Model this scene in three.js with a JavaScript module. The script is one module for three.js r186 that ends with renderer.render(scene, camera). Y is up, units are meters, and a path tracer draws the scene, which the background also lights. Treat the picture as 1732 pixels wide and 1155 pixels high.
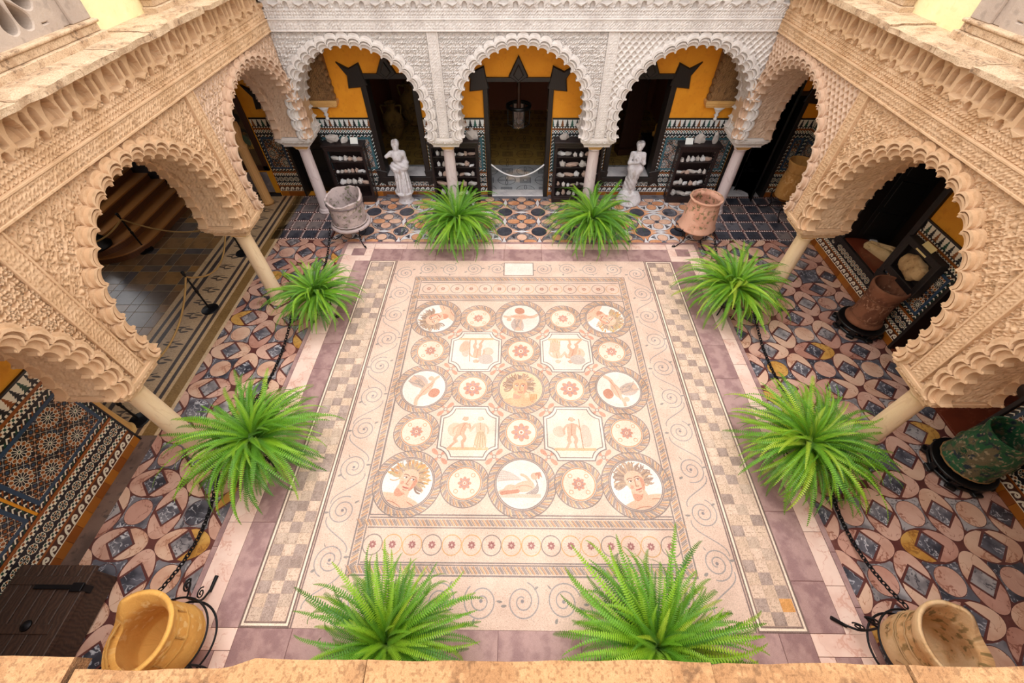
import * as THREE from 'three';
import { mergeGeometries } from 'three/addons/utils/BufferGeometryUtils.js';
import { RoundedBoxGeometry } from 'three/addons/geometries/RoundedBoxGeometry.js';
import { MarchingCubes } from 'three/addons/objects/MarchingCubes.js';

// ---------- camera, sky, exposure ----------
const scene = new THREE.Scene();
const camera = new THREE.PerspectiveCamera(2 * Math.atan(577.5 / 718.35) * 180 / Math.PI, 1732 / 1155, 0.05, 200);
camera.position.set(0, 6.4, 0);
camera.rotation.order = 'YXZ';
camera.rotation.set(-0.859079, 0.0117036, -0.0036456);
const renderer = new THREE.WebGLRenderer({ antialias: true });
renderer.toneMapping = THREE.LinearToneMapping;
renderer.toneMappingExposure = 2.85;
renderer.shadowMap.enabled = true;
{ // bright even overcast sky, a little stronger towards the zenith
  const w = 64, h = 32, d = new Float32Array(w * h * 4);
  for (let y = 0; y < h; y++) for (let x = 0; x < w; x++) {
    const s = Math.max(0, Math.sin(((y + 0.5) / h - 0.5) * Math.PI)), L = (1 + 2 * s) / 3 * 1.5, o = (y * w + x) * 4;
    d[o] = L; d[o + 1] = L * 0.98; d[o + 2] = L * 0.98; d[o + 3] = 1;
  }
  const t = new THREE.DataTexture(d, w, h, THREE.RGBAFormat, THREE.FloatType);
  t.mapping = THREE.EquirectangularReflectionMapping; t.magFilter = THREE.LinearFilter; t.needsUpdate = true;
  scene.background = t; scene.environment = t;
}

// ---------- helpers ----------
let seed = 7;
const rnd = () => { seed = (seed + 0x6d2b79f5) | 0; let t = Math.imul(seed ^ (seed >>> 15), 1 | seed); t = (t + Math.imul(t ^ (t >>> 7), 61 | t)) ^ t; return ((t ^ (t >>> 14)) >>> 0) / 4294967296; };
const rr = (a, b) => a + (b - a) * rnd(), pick = (a) => a[Math.floor(rnd() * a.length)];
const { sin, cos, abs, sqrt, PI, floor, max, min, hypot, atan2, exp, pow } = Math;
const clamp = (x, a = 0, b = 1) => (x < a ? a : x > b ? b : x), lerp = (a, b, t) => a + (b - a) * t, ss = (a, b, x) => { const t = clamp((x - a) / (b - a)); return t * t * (3 - 2 * t); };
const hash = (x, y) => { let h = Math.imul(x | 0, 374761393) ^ Math.imul(y | 0, 668265263); h = Math.imul(h ^ (h >>> 13), 1274126177); return ((h ^ (h >>> 16)) >>> 0) / 4294967296; };
const noise = (x, y, p = 0) => { // value noise, periodic with p cells when p > 0
  const i = floor(x), j = floor(y), f = x - i, g = y - j, u = f * f * (3 - 2 * f), v = g * g * (3 - 2 * g), m = (k) => (p ? ((k % p) + p) % p : k);
  return lerp(lerp(hash(m(i), m(j)), hash(m(i + 1), m(j)), u), lerp(hash(m(i), m(j + 1)), hash(m(i + 1), m(j + 1)), u), v);
};
const fbm = (x, y, p = 0, o = 4) => { let s = 0, a = 0.5, n = 0; for (let k = 0; k < o; k++) { s += a * noise(x + k * 17, y + k * 31, p); n += a; a /= 2; x *= 2; y *= 2; p *= 2; } return s / n; };
const counts = {};
const numbered = (n) => { const c = counts[n] = (counts[n] ?? -1) + 1; return c ? n + '_' + String(c).padStart(3, '0') : n; };
function obj(name, geo, mat, parent = scene) {
  if (Array.isArray(geo)) geo = merge(geo);
  const m = new THREE.Mesh(geo, mat); m.name = parent === scene ? numbered(name) : name; m.castShadow = m.receiveShadow = true; parent.add(m); return m;
}
const tag = (o, label, category, group) => { Object.assign(o.userData, { label, category }); if (group) o.userData.group = group; return o; };
function thing(name, label, category, pos = [0, 0, 0], turn = 0, group) {
  const o = new THREE.Group(); o.name = numbered(name); o.position.set(...pos); o.rotation.y = turn; scene.add(o); return tag(o, label, category, group);
}
function struct(name, pos = [0, 0, 0], turn = 0) { const o = new THREE.Group(); o.name = name; o.position.set(...pos); o.rotation.y = turn; o.userData.kind = 'structure'; scene.add(o); return o; }
function merge(list) {
  return mergeGeometries(list.map((g) => { g = g.index ? g.toNonIndexed() : g.clone(); for (const k of Object.keys(g.attributes)) if (!['position', 'normal', 'uv'].includes(k)) g.deleteAttribute(k); if (!g.attributes.uv) g.setAttribute('uv', new THREE.BufferAttribute(new Float32Array(g.attributes.position.count * 2), 2)); return g; }));
}
function boxUV(g, s = 1, ox = 0, oy = 0) { // uv in metres, from the dominant axis of each face
  g = g.index ? g.toNonIndexed() : g; const p = g.attributes.position.array, n = p.length / 3, uv = new Float32Array(n * 2);
  for (let i = 0; i < n; i += 3) {
    const a = i * 3, e = [p[a + 3] - p[a], p[a + 4] - p[a + 1], p[a + 5] - p[a + 2]], f = [p[a + 6] - p[a], p[a + 7] - p[a + 1], p[a + 8] - p[a + 2]];
    const N = [abs(e[1] * f[2] - e[2] * f[1]), abs(e[2] * f[0] - e[0] * f[2]), abs(e[0] * f[1] - e[1] * f[0])], k = N[0] > N[1] && N[0] > N[2] ? 0 : N[1] > N[2] ? 1 : 2;
    for (let j = 0; j < 3; j++) { const b = a + j * 3; uv[(i + j) * 2] = (k === 0 ? p[b + 2] : p[b]) * s + ox; uv[(i + j) * 2 + 1] = (k === 1 ? p[b + 2] : p[b + 1]) * s + oy; }
  }
  g.setAttribute('uv', new THREE.BufferAttribute(uv, 2)); return g;
}
const box = (x0, x1, y0, y1, z0, z1) => boxUV(new THREE.BoxGeometry(x1 - x0, y1 - y0, z1 - z0).translate((x0 + x1) / 2, (y0 + y1) / 2, (z0 + z1) / 2));
const rbox = (x0, x1, y0, y1, z0, z1, r = 0.01, s = 2) => boxUV(new RoundedBoxGeometry(x1 - x0, y1 - y0, z1 - z0, s, r).translate((x0 + x1) / 2, (y0 + y1) / 2, (z0 + z1) / 2));
const V3 = (a) => new THREE.Vector3(...a);
const tube = (pts, r, seg = 24, rad = 6, curve = true) => new THREE.TubeGeometry(curve ? new THREE.CatmullRomCurve3(pts.map(V3)) : polyline(pts), seg, r, rad);
function polyline(pts) { const c = new THREE.CurvePath(); for (let i = 1; i < pts.length; i++) c.add(new THREE.LineCurve3(V3(pts[i - 1]), V3(pts[i]))); return c; }
const rod = (a, b, r, r2 = r, rad = 8) => { const A = V3(a), B = V3(b), d = B.clone().sub(A), g = new THREE.CylinderGeometry(r2, r, d.length(), rad); g.applyQuaternion(new THREE.Quaternion().setFromUnitVectors(new THREE.Vector3(0, 1, 0), d.clone().normalize())); return g.translate(...A.add(B).multiplyScalar(0.5).toArray()); };
const lathe = (pts, seg = 40) => new THREE.LatheGeometry(pts.map(([r, y]) => new THREE.Vector2(r, y)), seg);
const spiral = (c, u, v, r0, turns, rad = 0.008, n = 36) => { const p = []; for (let i = 0; i <= n; i++) { const t = i / n, a = turns * 2 * PI * t, r = r0 * (1 - 0.8 * t); p.push([0, 1, 2].map((k) => c[k] + u[k] * r * cos(a) + v[k] * r * sin(a))); } return tube(p, rad, n * 2, 5); };

// ---------- textures and materials ----------
function tex(w, h, fn, rx = 1, ry = rx, srgb = true) { // fn(u, v) -> [r, g, b] 0..255 (sRGB)
  const d = new Uint8Array(w * h * 4);
  for (let y = 0; y < h; y++) for (let x = 0; x < w; x++) { const c = fn(x / w, y / h), o = (y * w + x) * 4; d[o] = clamp(c[0], 0, 255); d[o + 1] = clamp(c[1] ?? c[0], 0, 255); d[o + 2] = clamp(c[2] ?? c[0], 0, 255); d[o + 3] = 255; }
  return setup(new THREE.DataTexture(d, w, h), rx, ry, srgb);
}
function setup(t, rx, ry, srgb = true) { t.wrapS = t.wrapT = THREE.RepeatWrapping; t.magFilter = THREE.LinearFilter; t.minFilter = THREE.LinearMipmapLinearFilter; t.generateMipmaps = true; t.repeat.set(rx, ry); if (srgb) t.colorSpace = THREE.SRGBColorSpace; t.needsUpdate = true; return t; }
function canvas(w, h, draw, rx = 1, ry = rx) { const c = document.createElement('canvas'); c.width = w; c.height = h; const g = c.getContext('2d'); draw(g, w, h); return setup(new THREE.CanvasTexture(c), rx, ry); }
const mat = (o) => new THREE.MeshStandardMaterial({ roughness: 0.8, ...o });
const mix = (a, b, t) => a.map((x, i) => lerp(x, b[i], t));
const grain = tex(256, 256, (u, v) => [255 * (0.6 * fbm(u * 16, v * 16, 16, 4) + 0.4 * hash(u * 256, v * 256))], 2, 2, false);
const fine = tex(256, 256, (u, v) => [255 * fbm(u * 32, v * 32, 32, 3)], 1, 1, false);
const plasterTex = (a, b, c) => tex(512, 512, (u, v) => { const n = fbm(u * 6, v * 6, 6, 5), m = fbm(u * 24 + 5, v * 24, 24, 3); let k = mix(a, b, ss(0.3, 0.7, n)); k = mix(k, c, 0.55 * ss(0.62, 0.8, m)); const g = (hash(u * 512, v * 512) - 0.5) * 8; return k.map((x) => x + g); }, 0.5);
const stucco = mat({ map: plasterTex([208, 173, 137], [196, 159, 121], [174, 137, 100]), bumpMap: grain, bumpScale: 0.004, roughness: 0.92 });
const stuccoFarLight = mat({ map: plasterTex([207, 177, 152], [196, 164, 138], [176, 143, 117]), bumpMap: grain, bumpScale: 0.004, roughness: 0.92 });  // far-bay copy of stucco with some of the rear cool light painted in
const stuccoCoolLight = mat({ map: plasterTex([220, 213, 207], [208, 200, 194], [192, 183, 177]), bumpMap: grain, bumpScale: 0.004, roughness: 0.92 });  // same plaster as stucco; the rear's cool pale light is painted into this colour
const limestone = mat({ map: tex(1024, 1024, (u, v) => { const n = fbm(u * 7, v * 7, 7, 6), m = fbm(u * 28 + 3, v * 28, 28, 4), q = fbm(u * 60, v * 60, 60, 2); let k = mix([208, 180, 148], [186, 154, 122], ss(0.35, 0.65, n)); k = mix(k, [124, 100, 78], 0.75 * ss(0.57, 0.72, m) * ss(0.42, 0.6, n)); k = mix(k, [226, 202, 172], ss(0.55, 0.85, q) * 0.5); k = mix(k, [140, 112, 84], ss(0.55, 0.75, fbm(u * 128 + 9, v * 128, 128, 2)) * 0.45); const g = (hash(u * 1024, v * 1024) - 0.5) * 26; return k.map((x) => x + g); }, 1), bumpMap: grain, bumpScale: 0.01, roughness: 0.95 });
const weathered = limestone.clone(); weathered.color.set('#ccb294');
const limeGrey = mat({ map: plasterTex([190, 172, 156], [176, 158, 144], [150, 136, 124]), bumpMap: grain, bumpScale: 0.006, roughness: 0.95 });
const ochre = mat({ map: plasterTex([232, 158, 40], [224, 148, 34], [214, 138, 34]), bumpMap: fine, bumpScale: 0.003, roughness: 0.75 });
const ochreBack = mat({ map: plasterTex([238, 158, 32], [232, 150, 26], [222, 140, 26]), bumpMap: fine, bumpScale: 0.003, roughness: 0.75 });
const yellowUp = mat({ map: plasterTex([242, 226, 178], [238, 220, 168], [230, 210, 156]), bumpMap: fine, bumpScale: 0.003 });
const dirtyWhite = mat({ color: '#8d8478', roughness: 0.95 });
const veined = (base, vein, amt, f = 5, w = 0.05, speck) => tex(512, 512, (u, v) => {
  const wx = fbm(u * f, v * f, f, 4), wy = fbm(u * f + 9, v * f + 4, f, 4), n1 = abs(fbm(u * f + wx * 3, v * f + wy * 3, 0, 4) - 0.5), e = min(min(u, 1 - u), min(v, 1 - v));
  let k = mix(base[0], base[1], ss(0.3, 0.7, wx)); k = mix(k, vein, amt * (1 - ss(0, w, n1)) * ss(0, 0.04, e)); if (speck) k = mix(k, speck, ss(0.66, 0.78, wy)); const g = (hash(u * 512, v * 512) - 0.5) * 10; return k.map((x) => x + g);
}, 1.2);
const gloss = { roughness: 0.38 };
const pinkMarbles = [[[214, 172, 152], [196, 150, 130], [140, 84, 66]], [[220, 182, 156], [206, 160, 134], [160, 104, 78]], [[200, 152, 134], [182, 130, 112], [122, 70, 56]]].map(([a, b, v]) => mat({ map: veined([a, b], v, 0.75, 4, 0.03), ...gloss }));
const ochreMarble = mat({ map: veined([[206, 158, 84], [188, 134, 62]], [140, 90, 44], 0.7), ...gloss });
const greyMarbles = [[[128, 124, 128], [82, 80, 88], [226, 222, 222]], [[98, 96, 104], [54, 54, 62], [206, 204, 206]], [[172, 164, 162], [116, 110, 112], [54, 52, 58]]].map(([a, b, v]) => mat({ map: veined([a, b], v, 0.85, 5, 0.05), ...gloss }));
const porphyry = mat({ map: plasterTex([104, 60, 54], [92, 50, 46], [118, 76, 68]), ...gloss });
const slabPurple = [0, 1, 2].map((k) => mat({ map: tex(512, 512, (u, v) => { const n = fbm(u * 8 + k * 3, v * 8, 8, 5), g = (hash(u * 512 + k * 99, v * 512) - 0.5) * 34; return mix([176, 142, 136], [150, 116, 114], ss(0.3, 0.7, n)).map((x) => x + g + k * 5 - 5); }, 1), bumpMap: grain, bumpScale: 0.002, roughness: 0.6 }));
const marbleStrip = mat({ map: veined([[238, 208, 192], [228, 192, 176]], [206, 150, 130], 0.6, 4, 0.04), roughness: 0.4 });
const marbleWhite = mat({ map: veined([[226, 222, 222], [210, 206, 208]], [168, 164, 170], 0.5, 4, 0.03), roughness: 0.5 });
const slate = [[[84, 84, 92], [56, 58, 68]], [[66, 68, 78], [44, 48, 58]], [[112, 110, 116], [78, 78, 86]], [[140, 126, 122], [104, 96, 98]]].map((b) => mat({ map: veined(b, [150, 150, 158], 0.35, 6, 0.03), ...gloss }));
const peach = [[[226, 168, 128], [212, 148, 106], [170, 108, 76]], [[226, 186, 160], [214, 168, 142], [176, 120, 96]]].map(([a, b, v]) => mat({ map: veined([a, b], v, 0.4), ...gloss }));
const columnCream = mat({ map: veined([[240, 212, 176], [232, 200, 160]], [214, 178, 140], 0.4, 4, 0.06), roughness: 0.5 });
const columnCoolLight = mat({ map: veined([[228, 212, 210], [216, 198, 198]], [196, 170, 168], 0.6, 4, 0.05), roughness: 0.5 });  // column marble with the rear's cool light painted in; side ones stay cream
const capGold = mat({ map: plasterTex([222, 178, 112], [206, 158, 92], [188, 138, 76]), bumpMap: grain, bumpScale: 0.004 });
const iron = mat({ color: '#17161a', roughness: 0.5, metalness: 0.6 });
const woodTex = (a, b) => tex(256, 512, (u, v) => { const w = fbm(u * 4, v * 4, 4, 3), r = 0.5 + 0.5 * sin((u * 14 + w * 3) * 2 * PI), f = fbm(u * 64, v * 8, 8, 3); return mix(a, b, 0.5 * r + 0.5 * f); }, 1.5);
const darkWood = mat({ map: woodTex([38, 30, 28], [20, 16, 16]), roughness: 0.45 });
const chestWood = mat({ map: woodTex([78, 54, 40], [40, 26, 20]), bumpMap: fine, bumpScale: 0.004, roughness: 0.6 });
const brownWood = mat({ map: woodTex([74, 40, 22], [44, 22, 12]), roughness: 0.45 });
const cabinetWood = mat({ map: woodTex([50, 34, 32], [26, 18, 20]), roughness: 0.4 });
const blackWood = mat({ color: '#0d0c0d', roughness: 0.35 });
const statueMarble = mat({ map: veined([[222, 218, 220], [206, 200, 204]], [150, 140, 140], 0.35, 6, 0.04, [184, 172, 168]), roughness: 0.7 });
const paper = mat({ color: '#e9ece8', roughness: 0.9 }), paperWarm = mat({ color: '#e6cf8e', roughness: 0.9 });
const shard = [mat({ color: '#cfc9c4', roughness: 0.9 }), mat({ color: '#bcb4ae', roughness: 0.9 }), mat({ color: '#c0a596', roughness: 0.9 }), mat({ color: '#dddcdc', roughness: 0.85 })];
const pottery = (a, b, c, f = 5) => mat({ map: tex(512, 512, (u, v) => { const n = fbm(u * f, v * f, f, 5), m = fbm(u * 3 * f + 7, v * 3 * f, 3 * f, 4), g = (hash(u * 512, v * 512) - 0.5) * 14; let k = mix(a, b, ss(0.35, 0.65, n)); k = mix(k, c, ss(0.55, 0.7, m) * ss(0.4, 0.6, n)); return k.map((x) => x + g); }, 1), bumpMap: grain, bumpScale: 0.008, roughness: 0.9 });
const rope = mat({ color: '#b08a52', roughness: 0.95, bumpMap: fine, bumpScale: 0.003 });
const whiteRope = mat({ color: '#e8e8ea', roughness: 0.9 });
const leafMats = ['#6ca416', '#5a9412', '#8cba1e', '#a6c22a', '#447c12'].map((c) => new THREE.MeshPhysicalMaterial({ color: c, roughness: 0.55, transmission: 0.3, thickness: 0, side: THREE.DoubleSide }));
const glass = new THREE.MeshPhysicalMaterial({ transmission: 1, thickness: 0, roughness: 0.02, ior: 1.5 });
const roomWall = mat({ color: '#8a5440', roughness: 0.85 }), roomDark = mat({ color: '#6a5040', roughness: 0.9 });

// ---------- carved stucco relief: height fields ----------
const ridge = (d, w) => 1 - ss(w * 0.6, w, abs(d));
function truchet(u, v, s, w = 0.2) { // interlaced quarter circles
  const x = u / s, y = v / s, i = floor(x), j = floor(y); let f = x - i, g = y - j; if (hash(i + 91, j + 17) > 0.5) f = 1 - f;
  return ridge(min(abs(hypot(f, g) - 0.5), abs(hypot(1 - f, 1 - g) - 0.5)), w);
}
function foliage(u, v) { // arabesque: two ogee vines with bosses, leaves between
  const P = 0.3, Q = 0.34, w = 0.02 * sin(v * 31 + u * 9) + 0.015 * sin(u * 43), lv = sin((u + w) * 118 + 3 * sin(v * 47)) * sin((v + w) * 100 + 2.4 * sin(u * 51)), leaf = ss(0.0, 0.16, lv);
  const stem = ridge(u / 0.15 + 0.22 * sin(2 * PI * v / 0.17) - floor(u / 0.15 + 0.22 * sin(2 * PI * v / 0.17)) - 0.5, 0.13), r = floor(v / Q), bx = u / P + (r & 1) * 0.5, bu = (bx - floor(bx) - 0.5) * P, bv = (v / Q - r - 0.5) * Q, R = hypot(bu, bv), boss = sqrt(max(0, 1 - R / 0.036)), ring = R > 0.036 && R < 0.05 ? -0.4 : 0;
  return max(max(0.62 * leaf, 0.8 * stem, 0.6 * truchet(u, v, 0.06, 0.18)) + ring, boss);
}
function lattice(u, v) { // small diamond net (sebka)
  const p = 0.13, q = 0.15, a = u / p + v / q, b = u / p - v / q, da = abs(a - floor(a) - 0.5), db = abs(b - floor(b) - 0.5), net = max(ridge(da, 0.26), ridge(db, 0.26));
  const fa = a - floor(a), fb = b - floor(b), c = hypot((fa + fb - 1) * 0.5 * p, (fa - fb) * 0.5 * q), dot = ss(0.03, 0.014, c);
  return max(net, 0.75 * dot, 0.25 * truchet(u, v, 0.04, 0.25));
}
function rosettes(u, v) { // rows of eight-lobed stars
  const s = 0.15, r = floor(v / s), x = u / s + (r & 1) * 0.5, f = x - floor(x) - 0.5, g = v / s - r - 0.5, a = atan2(g, f), R = hypot(f, g);
  const petal = ridge(R - 0.3 - 0.08 * cos(a * 8), 0.11), c = ss(0.15, 0.08, R), knot = ridge(abs(f) + abs(g) - 0.66, 0.12);
  return max(petal, c, knot * 0.9, 0.35 * truchet(u, v, 0.037, 0.25));
}
const script = (u, v) => max(truchet(u, v, 0.052, 0.2), 0.55 * truchet(u + 0.02, v + 0.013, 0.031, 0.24));
function reliefGrid(u0, u1, v0, v1, cell, h, keep) { // h(u, v) -> metres in front of d = 0
  const nu = max(1, Math.round((u1 - u0) / cell)), nv = max(1, Math.round((v1 - v0) / cell)), pos = new Float32Array((nu + 1) * (nv + 1) * 3), uv = new Float32Array((nu + 1) * (nv + 1) * 2), idx = [];
  for (let j = 0; j <= nv; j++) for (let i = 0; i <= nu; i++) { const u = lerp(u0, u1, i / nu), v = lerp(v0, v1, j / nv), k = j * (nu + 1) + i; pos[k * 3] = u; pos[k * 3 + 1] = v; pos[k * 3 + 2] = h(u, v); uv[k * 2] = u; uv[k * 2 + 1] = v; }
  for (let j = 0; j < nv; j++) for (let i = 0; i < nu; i++) {
    if (keep && !keep(lerp(u0, u1, (i + 0.5) / nu), lerp(v0, v1, (j + 0.5) / nv))) continue;
    const a = j * (nu + 1) + i, b = a + 1, c = a + nu + 1, d = c + 1; idx.push(a, b, d, a, d, c);
  }
  const used = new Map(), P = [], U = [], I = idx.map((k) => { if (!used.has(k)) { used.set(k, P.length / 3); P.push(pos[k * 3], pos[k * 3 + 1], pos[k * 3 + 2]); U.push(uv[k * 2], uv[k * 2 + 1]); } return used.get(k); });
  const g = new THREE.BufferGeometry(); g.setAttribute('position', new THREE.Float32BufferAttribute(P, 3)); g.setAttribute('uv', new THREE.Float32BufferAttribute(U, 2)); g.setIndex(I); g.computeVertexNormals(); return g;
}

// ---------- the arcades ----------
const XC = 0.12, XL = -5.12, XR = 5.36, ZB = -10.17, ZN = 0.39, ZC = -4.92, BAY = 3.5, CY = 2.5, IMP = 2.12, FACE = 0.37;
const A0 = -0.285, NL = 25, STEP = (PI - 2 * A0) / NL; // arch angles, lobes
const holeR = 1.45;
function lobeGeo() { // one lobe of the multifoil rim, at the top of the arch (centre of the arch at 0,0)
  const fm = STEP / 2, n = 10, layer = (ro, ri, amp, ampI, d0, d1) => {
    const s = new THREE.Shape(), at = (f, r) => [r * sin(f), r * cos(f)], S = (f) => sqrt(max(0, 1 - (f / fm) ** 2));
    for (let i = 0; i <= n; i++) { const f = lerp(-fm, fm, i / n), p = at(f, ro + amp * S(f)); i ? s.lineTo(...p) : s.moveTo(...p); }
    for (let i = n; i >= 0; i--) { const f = lerp(-fm, fm, i / n); s.lineTo(...at(f, ri + ampI * S(f))); }
    return new THREE.ExtrudeGeometry(s, { depth: d1 - d0, bevelEnabled: false }).translate(0, 0, d0);
  };
  const tip = new THREE.SphereGeometry(0.022, 8, 6).translate(1.362 * sin(fm), 1.362 * cos(fm), FACE - 0.02);
  return boxUV(merge([layer(1.55, 1.5, 0.075, 0.07, FACE - 0.08, FACE + 0.03), layer(1.505, 1.468, 0.075, 0.075, FACE - 0.1, FACE + 0.085), layer(1.468, 1.44, 0.075, 0.07, FACE - 0.12, FACE + 0.03), layer(1.44, 1.412, 0.07, 0.07, FACE - 0.12, FACE + 0.06), layer(1.412, 1.345, 0.07, 0.06, FACE - 0.14, FACE + 0.005), tip.toNonIndexed()]));
}
const LOBE = lobeGeo();
function soffitGeo(cell = 0.022) {
  const R = 1.44, a0 = A0 + 0.02, a1 = PI - a0, len = R * (a1 - a0), g = reliefGrid(0, len, -FACE + 0.02, FACE - 0.05, cell, (u, v) => 0.035 * max(script(u, v), 0.8 * foliage(u, v + 3)));
  const p = g.attributes.position; for (let i = 0; i < p.count; i++) { const a = a0 + p.getX(i) / R, r = R - p.getZ(i), d = p.getY(i); p.setXYZ(i, r * cos(a), CY + r * sin(a), d); }
  g.computeVertexNormals(); return g;
}
const SOFFIT = soffitGeo();
function friezeH(u, y) { // muqarnas niches in front of a field of cursive carving; 0 is the wall face
  const per = 0.4725, x = u / per, f = (x - floor(x)) * per, arch = (c, w, y0, y1, pt) => { const t = abs(f - c) / w; if (t > 1 || y < y0) return 0; const top = y1 - (pt ? 0.13 * t * t : 0.05 * (1 - sqrt(max(0, 1 - t * t)))); return y < top ? 1 : 0; };
  let h = 0.03 * max(script(u, y), 0.7 * foliage(u * 1.3, y * 1.3)) - 0.01;
  if (y > 4.56) h = 0.02; else if (y > 4.47) { const t = (y - 4.47) / 0.09; if (abs(f - 0.105) < 0.1 * t || abs(f - 0.335) < 0.115 * t) h = 0.02; }
  if (arch(0.105, 0.085, 4.56, 4.79, true)) h = -0.11 + 0.06 * ss(4.76, 4.58, y) + (abs(f - 0.105) > 0.062 ? 0.035 : 0);
  if (arch(0.262, 0.036, 4.6, 4.77)) h = -0.07 + (abs(f - 0.262) > 0.022 ? 0.035 : 0);
  if (arch(0.385, 0.036, 4.6, 4.77)) h = -0.07 + (abs(f - 0.385) > 0.022 ? 0.035 : 0);
  if (arch(0.323, 0.042, 4.47, 4.575)) h = -0.05;
  if (y > 4.5 && y < 4.565 && abs(f - 0.105) < 0.085 * ss(4.49, 4.56, y)) h = 0.055; // pendant sill below the wide niche
  return h;
}
function arcade(name, pos, turn, halfLen, m0, panels, cell, far = 9, farM = m0) {
  const W = struct(name, pos, turn), m = m0;
  const s = new THREE.Shape(), aa = Math.asin((IMP - CY) / holeR); s.moveTo(halfLen, 4.3); s.lineTo(-halfLen, 4.3); s.lineTo(-halfLen, IMP);
  for (const k of [-1, 0, 1]) { s.lineTo(k * BAY - holeR * cos(aa), IMP); s.absarc(k * BAY, CY, holeR, PI - aa, aa, true); }
  s.lineTo(halfLen, IMP); s.closePath();
  obj('wall_core', boxUV(new THREE.ExtrudeGeometry(s, { depth: 2 * FACE - 0.02, bevelEnabled: false, curveSegments: 40 }).translate(0, 0, -FACE)), m, W);
  obj('wall_core', box(-halfLen, halfLen, 4.3, 4.82, -FACE, 0.2), m, W);
  const e = 5.245 - FACE; // inner corner
  [-1, 0, 1].forEach((k, b) => {
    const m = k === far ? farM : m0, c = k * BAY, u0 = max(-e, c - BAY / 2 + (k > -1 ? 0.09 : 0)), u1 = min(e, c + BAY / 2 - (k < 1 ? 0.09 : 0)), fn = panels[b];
    obj('relief_panel', reliefGrid(u0, u1, IMP + 0.02, 4.135, cell, (u, v) => FACE - 0.045 + 0.058 * fn(u - c, v), (u, v) => hypot(u - c, v - CY) > 1.51 && (v > 2.2 || abs(u - c) > 1.5)), m, W);
    obj('relief_band', reliefGrid(max(-e, c - BAY / 2), min(e, c + BAY / 2), 4.15, 4.31, cell, (u, v) => FACE + 0.026 + 0.022 * script(u, v)), m0, W);
    obj('niche_frieze', reliefGrid(max(-e, c - BAY / 2), min(e, c + BAY / 2), 4.32, 4.82, cell * 0.75, (u, v) => FACE + friezeH(u, v)), m0, W);
    const so = obj('arch_soffit', SOFFIT, m, W); so.position.x = c;
    const rim = new THREE.Group(); rim.name = 'arch_rim'; rim.position.set(c, CY, 0); W.add(rim);
    for (const side of [0, 1]) for (let i = 0; i < NL; i++) { const l = obj('lobe', LOBE, m, rim); l.rotation.order = 'YXZ'; l.rotation.set(0, side * PI, A0 + (i + 0.5) * STEP - PI / 2); }
  });
  for (const k of [-0.5, 0.5]) {
    const c = k * BAY; obj('relief_strip', reliefGrid(c - 0.085, c + 0.085, IMP, 4.15, cell, (u, v) => FACE + 0.012 + 0.014 * script(u, v)), m, W);
    for (const q of [-1, 1]) obj('fillet', rbox(c + q * 0.095 - 0.012, c + q * 0.095 + 0.012, IMP, 4.14, FACE - 0.05, FACE + 0.035, 0.006, 1), m, W);
  }
  obj('fillet', rbox(-e, e, 4.125, 4.152, FACE - 0.06, FACE + 0.055, 0.006, 1), m, W);
  obj('fillet', rbox(-e, e, 4.305, 4.33, FACE - 0.06, FACE + 0.055, 0.006, 1), m, W);
  return W;
}
function ledge(W, u0, u1, m, reach = 0.13, amp = 1) { // weathered coping stones with broken edges
  let u = u0, n = 0;
  while (u < u1 - 0.05) {
    const w = min(u1 - u, rr(0.55, 1.0)), t = rr(0.065, 0.09), g = new THREE.BoxGeometry(w - 0.008, t, 0.62, 28, 2, 14), p = g.attributes.position, o = u + w / 2;
    for (let i = 0; i < p.count; i++) {
      const x = p.getX(i) + o, z = p.getZ(i), y = p.getY(i); if (z > 0.24) p.setZ(i, z + amp * (0.035 - 0.05 * fbm(x * 5, y * 9 + 3, 0, 3) - 0.09 * ss(0.66, 0.8, noise(x * 3.1 + 5, n * 7.3))));
      p.setY(i, y + (y > 0 ? 0.016 * (fbm(x * 6, z * 6) - 0.5) - (z > 0.22 ? 0.012 : 0) : 0));
    }
    g.computeVertexNormals(); const q = obj('coping_stone', boxUV(g.translate(o, 4.83 + t / 2, FACE + reach - 0.31), 1, n * 0.37, n * 0.21), m, W); u += w; n++;
  }
}
// panels run from -x to +x of each wall: the left wall's -x end is the near one, the right wall's the far one
const wBack = arcade('wall_back', [XC, 0, ZB], 0, 4.98, stuccoCoolLight, [rosettes, rosettes, lattice], 0.016);
const wLeft = arcade('wall_left', [XL, 0, ZC], PI / 2, 5.62, stucco, [rosettes, foliage, foliage], 0.0115, 1, stuccoFarLight);
const wRight = arcade('wall_right', [XR, 0, ZC], -PI / 2, 5.62, stucco, [lattice, foliage, foliage], 0.0115, -1, stuccoFarLight);
ledge(wLeft, -5.3, 4.9, limestone); ledge(wRight, -4.9, 5.3, limestone); ledge(wBack, -5.2, 5.2, limeGrey);
{ // the near arcade, below and behind the camera, and the coping the camera looks over
  const W = struct('wall_front', [XC, 0, ZN], PI), s = new THREE.Shape(); s.moveTo(-4.88, 0); s.lineTo(4.88, 0); s.lineTo(4.88, 4.82); s.lineTo(-4.88, 4.82); s.closePath();
  for (const k of [-1, 0, 1]) { const h = new THREE.Path(); h.moveTo(k * BAY + 1.34, 0.02); h.absarc(k * BAY, CY, 1.4, 0, PI, false); h.lineTo(k * BAY - 1.34, 0.02); s.holes.push(h); }
  obj('wall_core', boxUV(new THREE.ExtrudeGeometry(s, { depth: 0.72, bevelEnabled: false }).translate(0, 0, -0.36)), stucco, W);
  ledge(W, -5.0, 5.0, weathered, 0.118, 0.3);
}
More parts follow.
